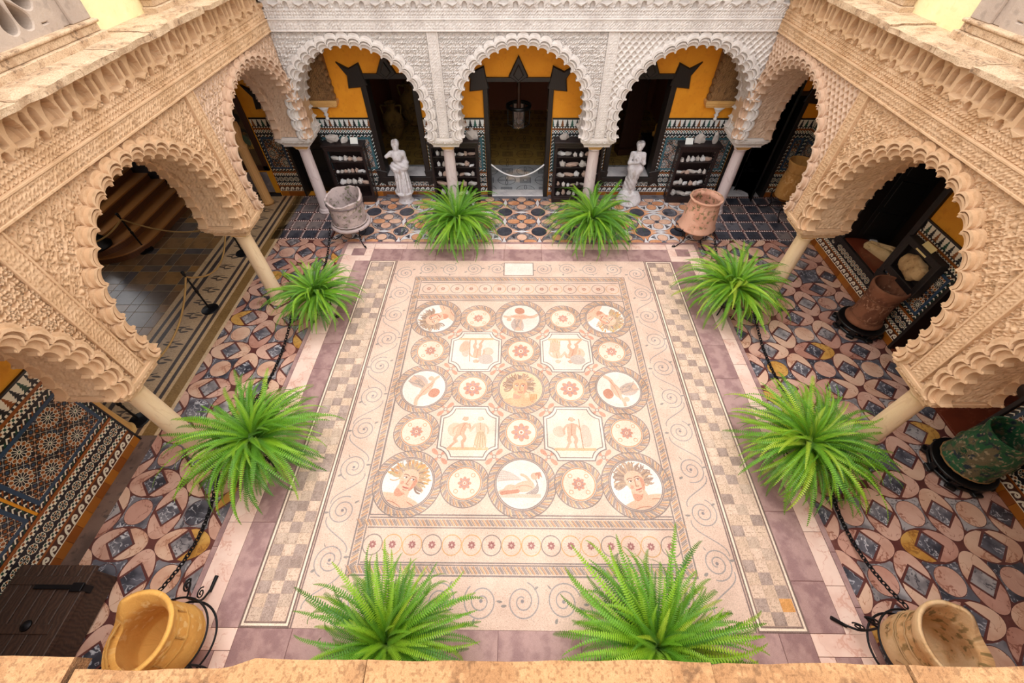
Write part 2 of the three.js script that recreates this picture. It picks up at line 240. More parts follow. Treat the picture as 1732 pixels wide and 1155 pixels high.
// columns with capital and impost block
const shaftPts = [[0.142, 0.12], [0.14, 0.3], [0.137, 1.0], [0.128, 1.66], [0.127, 1.7], [0.146, 1.705], [0.15, 1.72], [0.146, 1.735], [0.13, 1.74]];
const SHAFT = lathe(shaftPts, 32), BASE = merge([lathe([[0.001, 0], [0.19, 0], [0.2, 0.03], [0.19, 0.06], [0.165, 0.075], [0.175, 0.095], [0.165, 0.115], [0.143, 0.13]], 32)]);
function frustum(levels) { // square block from [half width, y] levels
  const g = []; for (let i = 1; i < levels.length; i++) { const [a, y0] = levels[i - 1], [b, y1] = levels[i]; const c = new THREE.CylinderGeometry(b * sqrt(2), a * sqrt(2), max(1e-4, y1 - y0), 4, 1, false, PI / 4).translate(0, (y0 + y1) / 2, 0); g.push(c.toNonIndexed()); }
  const m = merge(g); m.computeVertexNormals(); return boxUV(m);
}
const CAPITAL = frustum([[0.13, 1.735], [0.135, 1.76], [0.185, 1.84], [0.2, 1.845], [0.2, 1.875]]);
const IMPOST = frustum([[0.3, 1.875], [0.3, 1.915], [0.31, 1.92], [0.35, 1.985], [0.37, 1.99], [0.37, 2.03], [0.4, 2.035], [0.4, 2.075], [0.385, 2.08], [0.385, 2.12]]);
const impostRelief = reliefGrid(-0.36, 0.36, 1.995, 2.07, 0.01, (u, v) => 0.372 + 0.02 * script(u, v));
function column(x, z, m, stone, label, cap = capGold) {
  const t = thing('column', label, 'column', [x, 0, z]); t.userData.kind = 'thing';
  obj('base', BASE, m, t); obj('shaft', SHAFT, m, t); obj('capital', CAPITAL, cap, t); const im = obj('impost', IMPOST, stone, t);
  for (let k = 0; k < 4; k++) { const r = obj('carved_band', impostRelief, stone, im); r.rotation.y = k * PI / 2; }
}
column(XL, ZB, columnCoolLight, stuccoCoolLight, 'pale marble column in the rear left corner behind the broken urn');
column(XC - 1.75, ZB, columnCoolLight, stuccoCoolLight, 'pale marble column of the rear arcade left of the central doorway');
column(XC + 1.75, ZB, columnCoolLight, stuccoCoolLight, 'pale marble column of the rear arcade right of the central doorway');
column(XR, ZB, columnCoolLight, stuccoCoolLight, 'pale marble column in the rear right corner behind the tapered clay urn');
column(XL, ZC - 1.75, columnCream, stucco, 'pinkish cream column of the left arcade, the farther from the viewer');
column(XL, ZC + 1.75, columnCream, stucco, 'thick cream column of the left arcade beside the large near fern');
column(XR, ZC - 1.75, columnCream, stucco, 'cream column of the right arcade, the farther from the viewer');
column(XR, ZC + 1.75, columnCream, stucco, 'thick cream column of the right arcade beside the large near fern');

// ---------- upper storey ----------
function upper(W, sgn) { // local u runs along the wall; sgn turns it so that +u is always away from the camera
  const U = (a, b) => (sgn > 0 ? [a, b] : [-b, -a]), B = (name, a, b, y0, y1, d0, d1, m, r = 0.012) => { const [p, q] = U(a, b); return obj(name, rbox(p, q, y0, y1, d0, d1, r, 1), m, W); };
  // u = distance beyond the middle of the wall (world z = ZC - u)
  for (const [a, b, y0, y1] of [[-5.6, -4.3, 4.82, 8], [0.87, 2.7, 4.82, 8], [4.6, 5.6, 4.82, 8], [-4.3, 0.87, 7.6, 8], [2.7, 4.6, 7.6, 8], [-4.3, 0.87, 4.82, 5.1], [2.7, 4.6, 4.82, 5.1]]) B('upper_wall', a, b, y0, y1, -0.36, -0.07, yellowUp, 0.005);
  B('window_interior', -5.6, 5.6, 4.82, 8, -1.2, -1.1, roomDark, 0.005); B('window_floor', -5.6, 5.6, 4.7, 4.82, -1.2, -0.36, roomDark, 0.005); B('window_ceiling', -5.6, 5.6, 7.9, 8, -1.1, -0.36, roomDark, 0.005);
  for (const [a, b] of [[-4.6, 1.25], [2.4, 5.0]]) { // window bays with a tracery parapet between pilasters
    B('plinth', a - 0.04, b + 0.04, 4.88, 4.98, -0.1, 0.13, limestone); B('plinth', a, b, 4.98, 5.06, -0.1, 0.09, limestone); B('moulding', a - 0.03, b + 0.03, 5.06, 5.1, -0.1, 0.115, limestone, 0.018);
    for (const x of [a, b - 0.3]) { B('pilaster', x, x + 0.3, 5.1, 7.6, -0.1, 0.06, limeGrey); }
    B('jamb', b - 0.42, b - 0.3, 5.1, 7.6, -0.1, 0.02, limeGrey);
    const s = new THREE.Shape(), [p, q] = U(a + 0.3, b - 0.42); s.moveTo(p, 5.1); s.lineTo(q, 5.1); s.lineTo(q, 6.1); s.lineTo(p, 6.1); s.closePath();
    const tear = (cx, cy, ang, l, w) => { const h = new THREE.Path(), R = (x, y) => [cx + x * cos(ang) - y * sin(ang), cy + x * sin(ang) + y * cos(ang)]; h.moveTo(...R(0.06, 0)); h.bezierCurveTo(...R(l * 0.4, w * 0.5), ...R(l * 0.9, w * 1.5), ...R(l, 0)); h.bezierCurveTo(...R(l * 0.9, -w * 1.5), ...R(l * 0.4, -w * 0.5), ...R(0.06, 0)); s.holes.push(h); };
    const n = Math.round((q - p) / 0.95); for (let i = 0; i < n; i++) { const cx = p + (i + 0.5) * (q - p) / n; for (let k = 0; k < 8; k++) tear(cx, 5.5, k * PI / 4 + PI / 8, 0.36, 0.12); }
    for (let i = 0; i <= n; i++) { const cx = clamp(p + i * (q - p) / n, p + 0.2, q - 0.2), h = new THREE.Path(); h.moveTo(cx - 0.05, 5.17); h.lineTo(cx + 0.05, 5.17); h.lineTo(cx + 0.05, 5.2); h.lineTo(cx - 0.05, 5.2); h.closePath(); s.holes.push(h); const g = new THREE.Path(); g.moveTo(cx - 0.035, 5.75); g.lineTo(cx + 0.035, 5.75); g.lineTo(cx + 0.035, 6.05); g.lineTo(cx - 0.035, 6.05); g.closePath(); s.holes.push(g); }
    obj('tracery_panel', boxUV(new THREE.ExtrudeGeometry(s, { depth: 0.2, bevelEnabled: true, bevelSize: 0.012, bevelThickness: 0.012, bevelSegments: 1, curveSegments: 10 }).translate(0, 0, -0.18)), limeGrey, W);
  }
}
upper(wLeft, 1); upper(wRight, -1);
obj('upper_wall', box(-5.3, 5.3, 4.82, 8, -0.36, -0.05), yellowUp, wBack);

// ---------- floors ----------
function clipPoly(poly, [x0, x1, z0, z1]) {
  const cut = (P, ins, t) => { const o = []; for (let i = 0; i < P.length; i++) { const a = P[i], b = P[(i + 1) % P.length], A = ins(a), B = ins(b); if (A) o.push(a); if (A !== B) { const k = t(a, b); o.push([lerp(a[0], b[0], k), lerp(a[1], b[1], k)]); } } return o; };
  const f = [[0, x0, 1], [0, x1, -1], [1, z0, 1], [1, z1, -1]];
  for (const [k, c, s] of f) { poly = cut(poly, (p) => s * (p[k] - c) >= 0, (a, b) => (c - a[k]) / (b[k] - a[k])); if (poly.length < 3) return null; }
  return poly;
}
const polyArea = (P) => abs(P.reduce((s, p, i) => { const q = P[(i + 1) % P.length]; return s + p[0] * q[1] - q[0] * p[1]; }, 0) / 2);
function slabGeo(poly, hole, t = 0.014, ou = 0, ov = 0, top = 0) { // a flat stone with its outline in x, z
  const s = new THREE.Shape(poly.map(([x, z]) => new THREE.Vector2(x, -z))); if (hole) s.holes.push(new THREE.Path(hole.map(([x, z]) => new THREE.Vector2(x, -z))));
  const g = new THREE.ExtrudeGeometry(s, { depth: t, bevelEnabled: false }).rotateX(-PI / 2).translate(0, top - t, 0); return boxUV(g, 1, ou, ov);
}
class Inlay { // pieces of cut stone laid in a bed; whole pieces share geometry, those at the edge are cut
  constructor(parent, rect) { this.p = parent; this.r = rect; this.cache = new Map(); }
  put(key, name, poly, x, z, mats, hole, top = 0) {
    const b = [min(...poly.map((p) => p[0])), max(...poly.map((p) => p[0])), min(...poly.map((p) => p[1])), max(...poly.map((p) => p[1]))], [x0, x1, z0, z1] = this.r;
    if (x + b[1] < x0 || x + b[0] > x1 || z + b[3] < z0 || z + b[2] > z1) return;
    const inside = x + b[0] >= x0 && x + b[1] <= x1 && z + b[2] >= z0 && z + b[3] <= z1; let g;
    if (inside) { const v = floor(rnd() * 4), k = key + v; if (!this.cache.has(k)) this.cache.set(k, slabGeo(poly, hole, 0.014, rnd() * 9, rnd() * 9, top)); g = this.cache.get(k); }
    else { const c = clipPoly(poly, [x0 - x, x1 - x, z0 - z, z1 - z]); if (!c || polyArea(c) < 0.0012) return; g = slabGeo(c, null, 0.014, rnd() * 9, rnd() * 9, top); }
    const m = obj(name, g, Array.isArray(mats) ? pick(mats) : mats, this.p); m.position.set(x, 0, z);
  }
}
const P0 = 0.886;
const ell = (a, b, f0, f1, n) => { const o = []; for (let i = 0; i <= n; i++) { const f = lerp(f0, f1, i / n); o.push([a * cos(f), b * sin(f)]); } return o; };
const swap = (P) => P.map(([x, z]) => [z, x]);
// ellipse along x: a ring in two crescents, a red diamond frame, a grey diamond
const EA = 0.428 * P0, EB = 0.248 * P0, DM = 0.226 * P0, fr = 0.026;
const crescent = (s) => { const f0 = 1.32, o = ell(s * EA, EB, -f0, f0, 16); return [...o, [s * 0.004 + s * 0.02, DM + 0.0], [s * (DM + 0.012), 0], [s * 0.024, -DM]]; };
const diamond = (d) => [[d, 0], [0, d], [-d, 0], [0, -d]];
const starPoly = (() => { const o = []; for (let i = 0; i < 64; i++) { const t = (i + 0.5) / 64 * 2 * PI; let r = 0; for (; r < 0.34 * sqrt(2) * P0; r += 0.004) { const x = r * cos(t), z = r * sin(t), g = 0.021; let hit = abs(x) > 0.345 * P0 && abs(z) > 0.345 * P0; for (const s of [-1, 1]) { if ((x / (EA + g)) ** 2 + ((z - s * P0 / 2) / (EB + g)) ** 2 < 1 || ((x - s * P0 / 2) / (EB + g)) ** 2 + (z / (EA + g)) ** 2 < 1) hit = true; } if (hit) break; } o.push([r * cos(t), r * sin(t)]); } return o; })();
const circlePoly = (r, n = 28) => ell(r, r, 0, 2 * PI * (1 - 1 / n), n - 1);
function ellipseFloor(name, rect, x0, z0) {
  const F = struct(name); obj('mortar_bed', box(rect[0], rect[1], -0.06, -0.005, rect[2], rect[3]), porphyry, F);
  const I = new Inlay(F, rect), pk = [...pinkMarbles, pinkMarbles[0], pinkMarbles[1]];
  for (let i = -5; i <= 5; i++) for (let j = -14; j <= 14; j++) {
    const x = x0 + i * P0, z = z0 + j * P0; // node
    
    for (const s of [-1, 1]) { I.put('ch' + s, 'marble_crescent', crescent(s), x + P0 / 2, z, rnd() < 0.05 ? ochreMarble : pick(pk)); I.put('cv' + s, 'marble_crescent', swap(crescent(s)), x, z + P0 / 2, rnd() < 0.05 ? ochreMarble : pick(pk)); }
    I.put('d', 'marble_diamond', diamond(DM - fr), x + P0 / 2, z, greyMarbles); I.put('d', 'marble_diamond', diamond(DM - fr), x, z + P0 / 2, greyMarbles);
    const cx = x + P0 / 2, cz = z + P0 / 2; I.put('st', 'marble_infill', starPoly, cx, cz, greyMarbles, circlePoly(0.216 * P0));
    I.put('ci', 'marble_disc', circlePoly(0.206 * P0), cx, cz, rnd() < 0.12 ? ochreMarble : rnd() < 0.1 ? greyMarbles : pk);
  }
  return F;
}
ellipseFloor('floor_left', [-5.98, -4.25, -8.9, 0.5], -5.126, -5.25);
ellipseFloor('floor_right', [4.48, 7.32, -8.9, 0.5], 5.385, -1.775);
{ // back strip: circles of petals, black discs at the nodes
  const rect = [-4.62, 5.02, -10.93, -8.79], F = struct('floor_back'); obj('mortar_bed', box(rect[0], rect[1], -0.06, -0.005, rect[2], rect[3]), porphyry, F);
  const I = new Inlay(F, rect), x0 = -0.29, z0 = -10.13, C = 0.39, H = P0 / 2;
  const rh = (x, z) => abs(x) / 0.2 + abs(z) / 0.058 < 1.12, infill = [];
  for (let i = 0; i < 96; i++) { const t = (i + 0.5) / 96 * 2 * PI; let r = 0.15; for (; r < 0.5; r += 0.003) { const x = r * cos(t), z = r * sin(t); if (hypot(abs(x) - H, abs(z) - H) < C + 0.014 || rh(abs(x) - H, z) || rh(abs(z) - H, x) || abs(x) > H || abs(z) > H) break; } infill.push([r * cos(t), r * sin(t)]); }
  for (let i = -6; i <= 7; i++) for (let j = -2; j <= 3; j++) {
    const x = x0 + i * P0, z = z0 + j * P0, cx = x + H, cz = z + H;
    I.put('in', 'marble_infill', infill, x, z, peach, circlePoly(0.198)); I.put('no', 'marble_disc', circlePoly(0.186), x, z, [greyMarbles[1], slate[0], slate[1]]);
    const rhp = [[0.2, 0], [0, 0.05], [-0.2, 0], [0, -0.05]]; I.put('r1', 'marble_diamond', rhp, cx, z, marbleWhite); I.put('r2', 'marble_diamond', swap(rhp), x, cz, marbleWhite);
    I.put('bg', 'marble_roundel', circlePoly(C), cx, cz, [greyMarbles[2], greyMarbles[0], marbleWhite]);
    for (const s of [-1, 1]) { const rim = (P, g, n) => { I.put(n + 'o' + s, 'porphyry_ring', P(g), cx, cz, porphyry, null, 0.002); }; 
      const disc = (g) => circlePoly(0.125 + g, 20).map(([a, b]) => [a, b + s * 0.19]), petal = (g) => ell(0.16 + g, 0.1 + g, 0, 2 * PI * 0.95, 19).map(([a, b]) => [a + s * 0.21, b]);
      rim(disc, 0.012, 'dd'); I.put('di' + s, 'marble_disc', disc(0), cx, cz, peach, null, 0.004); rim(petal, 0.012, 'pp'); I.put('pe' + s, 'marble_petal', petal(0), cx, cz, peach, null, 0.004);
      for (const q of [-1, 1]) I.put('tr' + s + q, 'marble_diamond', [[s * 0.17, q * 0.13], [s * 0.3, q * 0.2], [s * 0.19, q * 0.3]], cx, cz, greyMarbles[1], null, 0.003); }
    I.put('ce', 'marble_diamond', diamond(0.075), cx, cz, greyMarbles[1], null, 0.004);
  }
  // dark line at the foot of the rear wall
  obj('floor_border', box(-4.62, 5.02, -0.02, 0.004, -10.95, -10.8), slate[2], F);
}
function slateFloor(name, x0, x1, nx) { // dark slate squares framed by strips of small red and white triangles
  const F = struct(name), z1 = -8.9, p = 0.398, nz = 5, pw = (x1 - x0) / nx; obj('mortar_bed', box(x0, x1, -0.06, -0.006, -11, z1), porphyry, F);
  const bead = canvasBead(), sw = 0.072, tg = [0, 1, 2].map((k) => slabGeo([[-pw / 2 + sw / 2, -p / 2 + sw / 2], [pw / 2 - sw / 2, -p / 2 + sw / 2], [pw / 2 - sw / 2, p / 2 - sw / 2], [-pw / 2 + sw / 2, p / 2 - sw / 2]], null, 0.012, k * 1.3, k * 0.7)), hs = slabGeo([[-pw / 2 + sw / 2, -sw / 2], [pw / 2 - sw / 2, -sw / 2], [pw / 2 - sw / 2, sw / 2], [-pw / 2 + sw / 2, sw / 2]], null, 0.011), vs = slabGeo([[-sw / 2, -p / 2 + sw / 2], [sw / 2, -p / 2 + sw / 2], [sw / 2, p / 2 - sw / 2], [-sw / 2, p / 2 - sw / 2]], null, 0.011);
  const fix = (g, k) => { const q = g.attributes.position, u = g.attributes.uv; for (let i = 0; i < q.count; i++) u.setXY(i, (k ? q.getZ(i) : q.getX(i)) / 0.06, (k ? q.getX(i) : q.getZ(i)) / sw + 0.5); return g; };
  fix(hs, 0); fix(vs, 1);
  for (let i = 0; i < nx; i++) for (let j = 0; j <= nz; j++) { const x = x0 + (i + 0.5) * pw, z = z1 - (j + 0.5) * p; if (z < -10.95) continue; const t = obj('slate_tile', pick(tg), pick(slate), F); t.position.set(x, 0, z); t.rotation.y = floor(rnd() * 2) * PI; }
  for (let i = 0; i < nx; i++) for (let j = 0; j <= nz; j++) { const x = x0 + (i + 0.5) * pw, z = z1 - j * p; obj('bead_strip', hs, bead, F).position.set(x, 0, z - (j ? 0 : 0.02)); if (j < nz && i > 0) obj('bead_strip', vs, bead, F).position.set(x - pw / 2, 0, z - p / 2); }
}
function canvasBead() { return mat({ map: canvas(32, 32, (g) => { g.fillStyle = '#5d3a38'; g.fillRect(0, 0, 32, 32); g.fillStyle = '#ecd8d0'; g.beginPath(); g.moveTo(3, 3); g.lineTo(29, 3); g.lineTo(16, 29); g.fill(); }), ...gloss }); }
slateFloor('floor_corner_left', -6.22, -4.66, 4); slateFloor('floor_corner_right', 5.05, 7.35, 6);
{ // purple slabs and pink marble strips around the mosaic
  const F = struct('floor_border'), X0 = -3.475, X1 = 3.695, Z0 = -8.045, Z1 = -0.735; obj('mortar_bed', box(-4.26, 4.49, -0.06, -0.006, -8.8, 0.5), porphyry, F);
  const slab = (x0, x1, z0, z1, m, name = 'stone_slab') => { obj(name, boxUV(rbox(x0 + 0.003, x1 - 0.003, -0.03, rr(-0.002, 0.001), z0 + 0.003, z1 - 0.003, 0.003, 1), 1, rnd() * 5, rnd() * 5), m, F); };
  const row = (a, b, f) => { let u = a; while (u < b - 0.02) { let w = rr(0.62, 1.05); if (b - u - w < 0.35) w = b - u; f(u, u + w); u += w; } };
  row(Z0, Z1, (a, b) => slab(-3.82, X0, a, b, pick(slabPurple))); row(Z0, Z1, (a, b) => slab(X1, 4.14, a, b, pick(slabPurple)));
  row(X0, X1, (a, b) => slab(a, b, -8.5, Z0, pick(slabPurple))); row(X0, X1, (a, b) => slab(a, b, Z1, -0.2, pick(slabPurple)));
  row(-8.05, -0.73, (a, b) => slab(-4.17, -3.82, a, b, marbleStrip, 'marble_strip')); row(-8.05, -0.73, (a, b) => slab(4.14, 4.4, a, b, marbleStrip, 'marble_strip'));
  row(X0, X1, (a, b) => slab(a, b, -8.72, -8.5, marbleStrip, 'marble_strip')); row(X0, X1, (a, b) => slab(a, b, -0.2, 0.05, marbleStrip, 'marble_strip'));
  for (const [xa, xb] of [[-4.17, X0], [X1, 4.4]]) for (const [za, zb] of [[-8.72, Z0], [Z1, 0.05]]) { const m = (xb - xa) * 0.28, n = (zb - za) * 0.3; slab(xa, xb, za, za + n, marbleStrip, 'marble_strip'); slab(xa, xb, zb - n, zb, marbleStrip, 'marble_strip'); slab(xa, xa + m, za + n, zb - n, marbleStrip, 'marble_strip'); slab(xb - m, xb, za + n, zb - n, marbleStrip, 'marble_strip'); slab(xa + m, xb - m, za + n, zb - n, slabPurple[0]); }
  row(-8.8, 0.2, (a, b) => { slab(-4.25, -4.17, a, b, slabPurple[1], 'edge_strip'); slab(4.4, 4.48, a, b, slabPurple[1], 'edge_strip'); }); row(-4.17, 4.4, (a, b) => slab(a, b, -8.8, -8.72, slabPurple[1], 'edge_strip'));
}

// ---------- the mosaic ----------
const MX = -3.475, MZ = -8.045, MW = 7.17, MH = 7.31;
const tess = (g, w, h, amt = 26) => { const im = g.getImageData(0, 0, w, h), d = im.data; for (let y = 0; y < h; y++) for (let x = 0; x < w; x++) { const o = (y * w + x) * 4, n = (hash(x >> 1, y >> 1) - 0.5) * amt + (hash(x, y) - 0.5) * amt * 0.5 + (fbm(x / 90, y / 90) - 0.5) * 30, k = hash((x >> 1) + 7, (y >> 1) + 3) < 0.012 ? -50 : 0; for (let c = 0; c < 3; c++) d[o + c] = clamp(d[o + c] + n + k, 0, 255); } g.putImageData(im, 0, 0); };
const mosaicTex = canvas(2048, 2048, (g, W, H) => {
  const sx = W / MW, sz = H / MH; g.fillStyle = '#d4b6a3'; g.fillRect(0, 0, W, H); g.setTransform(sx, 0, 0, sz, -MX * sx, -MZ * sz); // world metres
  const grey = '#85766f', red = '#ad7660', tan = '#cfa68a', cream = '#dcc8ba';
  const line = (c, w, f) => { g.strokeStyle = c; g.lineWidth = w; g.beginPath(); f(); g.stroke(); }, rect = (x0, z0, x1, z1, c, w = 0.03) => { g.strokeStyle = c; g.lineWidth = w; g.strokeRect(x0, z0, x1 - x0, z1 - z0); };
  const circ = (x, z, r, c, w) => line(c, w, () => g.arc(x, z, r, 0, 7)), disc = (x, z, r, c) => { g.fillStyle = c; g.beginPath(); g.arc(x, z, r, 0, 7); g.fill(); };
  const blob = (c, pts) => { g.fillStyle = c; g.beginPath(); const n = pts.length, m = (i) => [(pts[i % n][0] + pts[(i + 1) % n][0]) / 2, (pts[i % n][1] + pts[(i + 1) % n][1]) / 2]; g.moveTo(...m(n - 1)); for (let i = 0; i < n; i++) g.quadraticCurveTo(...pts[i], ...m(i)); g.fill(); };
  // guilloche: a two-strand rope along a path
  const ropeAt = (f, len, w) => { const n = max(4, Math.round(len / 0.052)); for (let i = 0; i < n; i++) { const [x, z, nx, nz] = f((i + 0.5) / n), tx = -nz, tz = nx, q = 0.032; line(['#b88e6e', '#93847c', '#c8a07a'][i % 3], 0.022, () => { g.moveTo(x + nx * w - tx * q, z + nz * w - tz * q); g.quadraticCurveTo(x, z, x - nx * w + tx * q, z - nz * w + tz * q); }); line('#8d7d75', 0.011, () => { g.moveTo(x + nx * w - tx * q + tx * 0.022, z + nz * w - tz * q + tz * 0.022); g.quadraticCurveTo(x + tx * 0.022, z + tz * 0.022, x - nx * w + tx * (q + 0.022), z - nz * w + tz * (q + 0.022)); }); } };
  const ropeLine = (x0, z0, x1, z1, w) => { const L = hypot(x1 - x0, z1 - z0), dx = (x1 - x0) / L, dz = (z1 - z0) / L; g.fillStyle = '#dcc3aa'; ropeAt((t) => [x0 + dx * L * t, z0 + dz * L * t, -dz, dx], L, w); };
  const ropeCirc = (x, z, r, w) => { ropeAt((t) => [x + r * cos(t * 2 * PI), z + r * sin(t * 2 * PI), cos(t * 2 * PI), sin(t * 2 * PI)], 2 * PI * r, w); circ(x, z, r - w - 0.012, grey, 0.018); circ(x, z, r + w + 0.012, grey, 0.016); };
  const dL = MX, dR = MX + MW, dT = MZ, dB = MZ + MH;
  // side bands with their border lines (the squares themselves are laid on top)
  for (const [a, b] of [[dL, dL + 0.64], [dR - 0.64, dR]]) { g.fillStyle = '#caae9a'; g.fillRect(a, dT, b - a, MH); rect(a + 0.012, dT + 0.012, b - 0.012, dB - 0.012, '#776058', 0.024); rect(a + 0.035, dT + 0.035, b - 0.035, dB - 0.035, '#ead6c0', 0.026); rect(a + 0.06, dT + 0.06, b - 0.06, dB - 0.06, '#80685e', 0.02); }
  line('#7d6660', 0.02, () => { for (const x of [dL + 0.66, dR - 0.66]) { g.moveTo(x, dT); g.lineTo(x, dB); } });
  // scrolls of vine
  const scroll = (x, z, r, d, fl) => { line('#9a908c', 0.016, () => { for (let i = 0; i <= 60; i++) { const t = i / 60, a = d + fl * t * 4.1 * PI, R = r * (1 - 0.82 * t); g.lineTo(x + R * cos(a), z + R * sin(a)); } }); disc(x, z, 0.022, '#8b8180'); for (const k of [0.6, 2.3, 4.2]) { const a = d + k, px = x + (r + 0.015) * cos(a), pz = z + (r + 0.015) * sin(a); blob('#8f857e', [[px - 0.05 * cos(a), pz - 0.05 * sin(a)], [px + 0.016 * sin(a), pz + 0.022], [px + 0.05 * cos(a), pz + 0.03 * sin(a)], [px - 0.02, pz - 0.02]]); } };
  for (let i = 0; i < 10; i++) { const z = dT + 0.45 + i * 0.675; for (const [x, s] of [[-2.55, 1], [2.78, -1]]) { scroll(x, z, 0.215, (i & 1 ? 1.9 : -1.2), (i & 1 ? 1 : -1) * s); line('#9a908c', 0.015, () => { g.moveTo(x + (i & 1 ? 0.2 : -0.2), z + 0.1); g.bezierCurveTo(x + (i & 1 ? 0.26 : -0.26), z + 0.3, x + (i & 1 ? -0.26 : 0.26), z + 0.4, x + (i & 1 ? -0.2 : 0.2), z + 0.58); }); } }
  for (let i = 0; i < 9; i++) { const x = -2.05 + i * 0.54; if (abs(x - 0.08) > 0.42) scroll(x, -7.75, 0.2, i, i & 1 ? 1 : -1); scroll(x, -1.05, 0.23, i + 1, i & 1 ? -1 : 1); }
  g.fillStyle = '#e2d0c4'; g.fillRect(-0.25, -7.96, 0.65, 0.42); rect(-0.27, -7.97, 0.41, -7.53, grey, 0.02);
  // frame
  const FL = -2.28, FR = 2.47, FT = -7.46, FB = -1.34;
  rect(FL, FT, FR, FB, grey, 0.022); rect(FL + 0.14, FT + 0.13, FR - 0.14, FB - 0.13, grey, 0.018); ropeLine(FL + 0.07, FT, FL + 0.07, FB, 0.045); ropeLine(FR - 0.07, FT, FR - 0.07, FB, 0.045); ropeLine(FL, FT + 0.07, FR, FT + 0.07, 0.042); ropeLine(FL, FB - 0.07, FR, FB - 0.07, 0.045);
  ropeLine(FL, -6.8, FR, -6.8, 0.042); ropeLine(FL, -2.03, FR, -2.03, 0.045); for (const z of [-7.27, -6.86, -6.73, -2.1, -1.96, -1.5]) line(grey, 0.018, () => { g.moveTo(FL + 0.16, z); g.lineTo(FR - 0.16, z); });
  for (const z of [-7.25, -6.88]) line('#b9a294', 0.016, () => { g.moveTo(FL + 0.2, z); g.lineTo(FR - 0.2, z); });
  const flower = (x, z, r, c1, c2, n) => { for (let i = 0; i < n; i++) { const a = i / n * 2 * PI; g.save(); g.translate(x, z); g.rotate(a); blob(c1, [[0, 0], [r * 0.6, r * 0.3], [r, 0], [r * 0.6, -r * 0.3]]); g.restore(); } for (let i = 0; i < n; i++) { const a = (i + 0.5) / n * 2 * PI; disc(x + r * 0.5 * cos(a), z + r * 0.5 * sin(a), r * 0.13, c2); } disc(x, z, r * 0.22, cream); disc(x, z, r * 0.12, red); };
  for (let i = 0; i < 14; i++) { const x = -1.93 + i * 0.314; circ(x, -7.065, 0.142, i & 1 ? '#c49a74' : grey, 0.013); flower(x, -7.065, 0.06, '#b07f6a', '#8c6d66', 6); }
  for (let i = 0; i < 16; i++) { const x = -2.0 + i * 0.28; circ(x, -1.73, 0.135, i % 3 ? '#c99a66' : grey, 0.013); flower(x, -1.73, 0.06, '#9c6660', '#9c6660', 8); }
  // field of medallions
  const GX = 0.11, GZ = -4.39, G = 0.883; rect(-2.13, -6.68, 2.33, -2.14, grey, 0.02);
  const medal = (i, j) => [GX + i * G, GZ + j * G];
  for (let i = -2; i < 2; i++) for (let j = -2; j < 2; j++) { const [x, z] = medal(i + 0.5, j + 0.5); for (let k = 0; k < 4; k++) { g.save(); g.translate(x, z); g.rotate(k * PI / 2 + PI / 4); blob('#c58f78', [[0.0, 0], [0.14, 0.05], [0.2, 0], [0.14, -0.05]]); g.restore(); } circ(x, z, 0.03, grey, 0.012); }
  for (const [i, j] of [[-1, -1], [1, -1], [-1, 1], [1, 1]]) { // scenes in curved square frames: small figures on a ground line
    const [x, z] = medal(i, j), sq = (r, q) => { g.beginPath(); for (let k = 0; k < 4; k++) { const a = k * PI / 2, P = (u, v) => [x + u * cos(a) - v * sin(a), z + u * sin(a) + v * cos(a)]; k ? g.lineTo(...P(r, -r + q)) : g.moveTo(...P(r, -r + q)); g.lineTo(...P(r, r - q)); g.quadraticCurveTo(...P(r - q * 0.8, r - q * 0.8), ...P(r - q, r)); } g.closePath(); };
    sq(0.5, 0.2); g.fillStyle = cream; g.fill(); g.strokeStyle = grey; g.lineWidth = 0.02; g.stroke(); sq(0.45, 0.19); g.fillStyle = j > 0 ? '#dcc6b4' : '#dccabc'; g.fill(); g.lineWidth = 0.016; g.stroke();
    g.save(); g.translate(x, z); if (j < 0) g.rotate(PI); g.fillStyle = '#dba983'; g.fillRect(-0.34, 0.28, 0.68, 0.05);
    const limb = (c, w, pts) => { g.lineCap = 'round'; line(c, w, () => { g.moveTo(...pts[0]); g.quadraticCurveTo(...pts[1], ...pts[2]); }); };
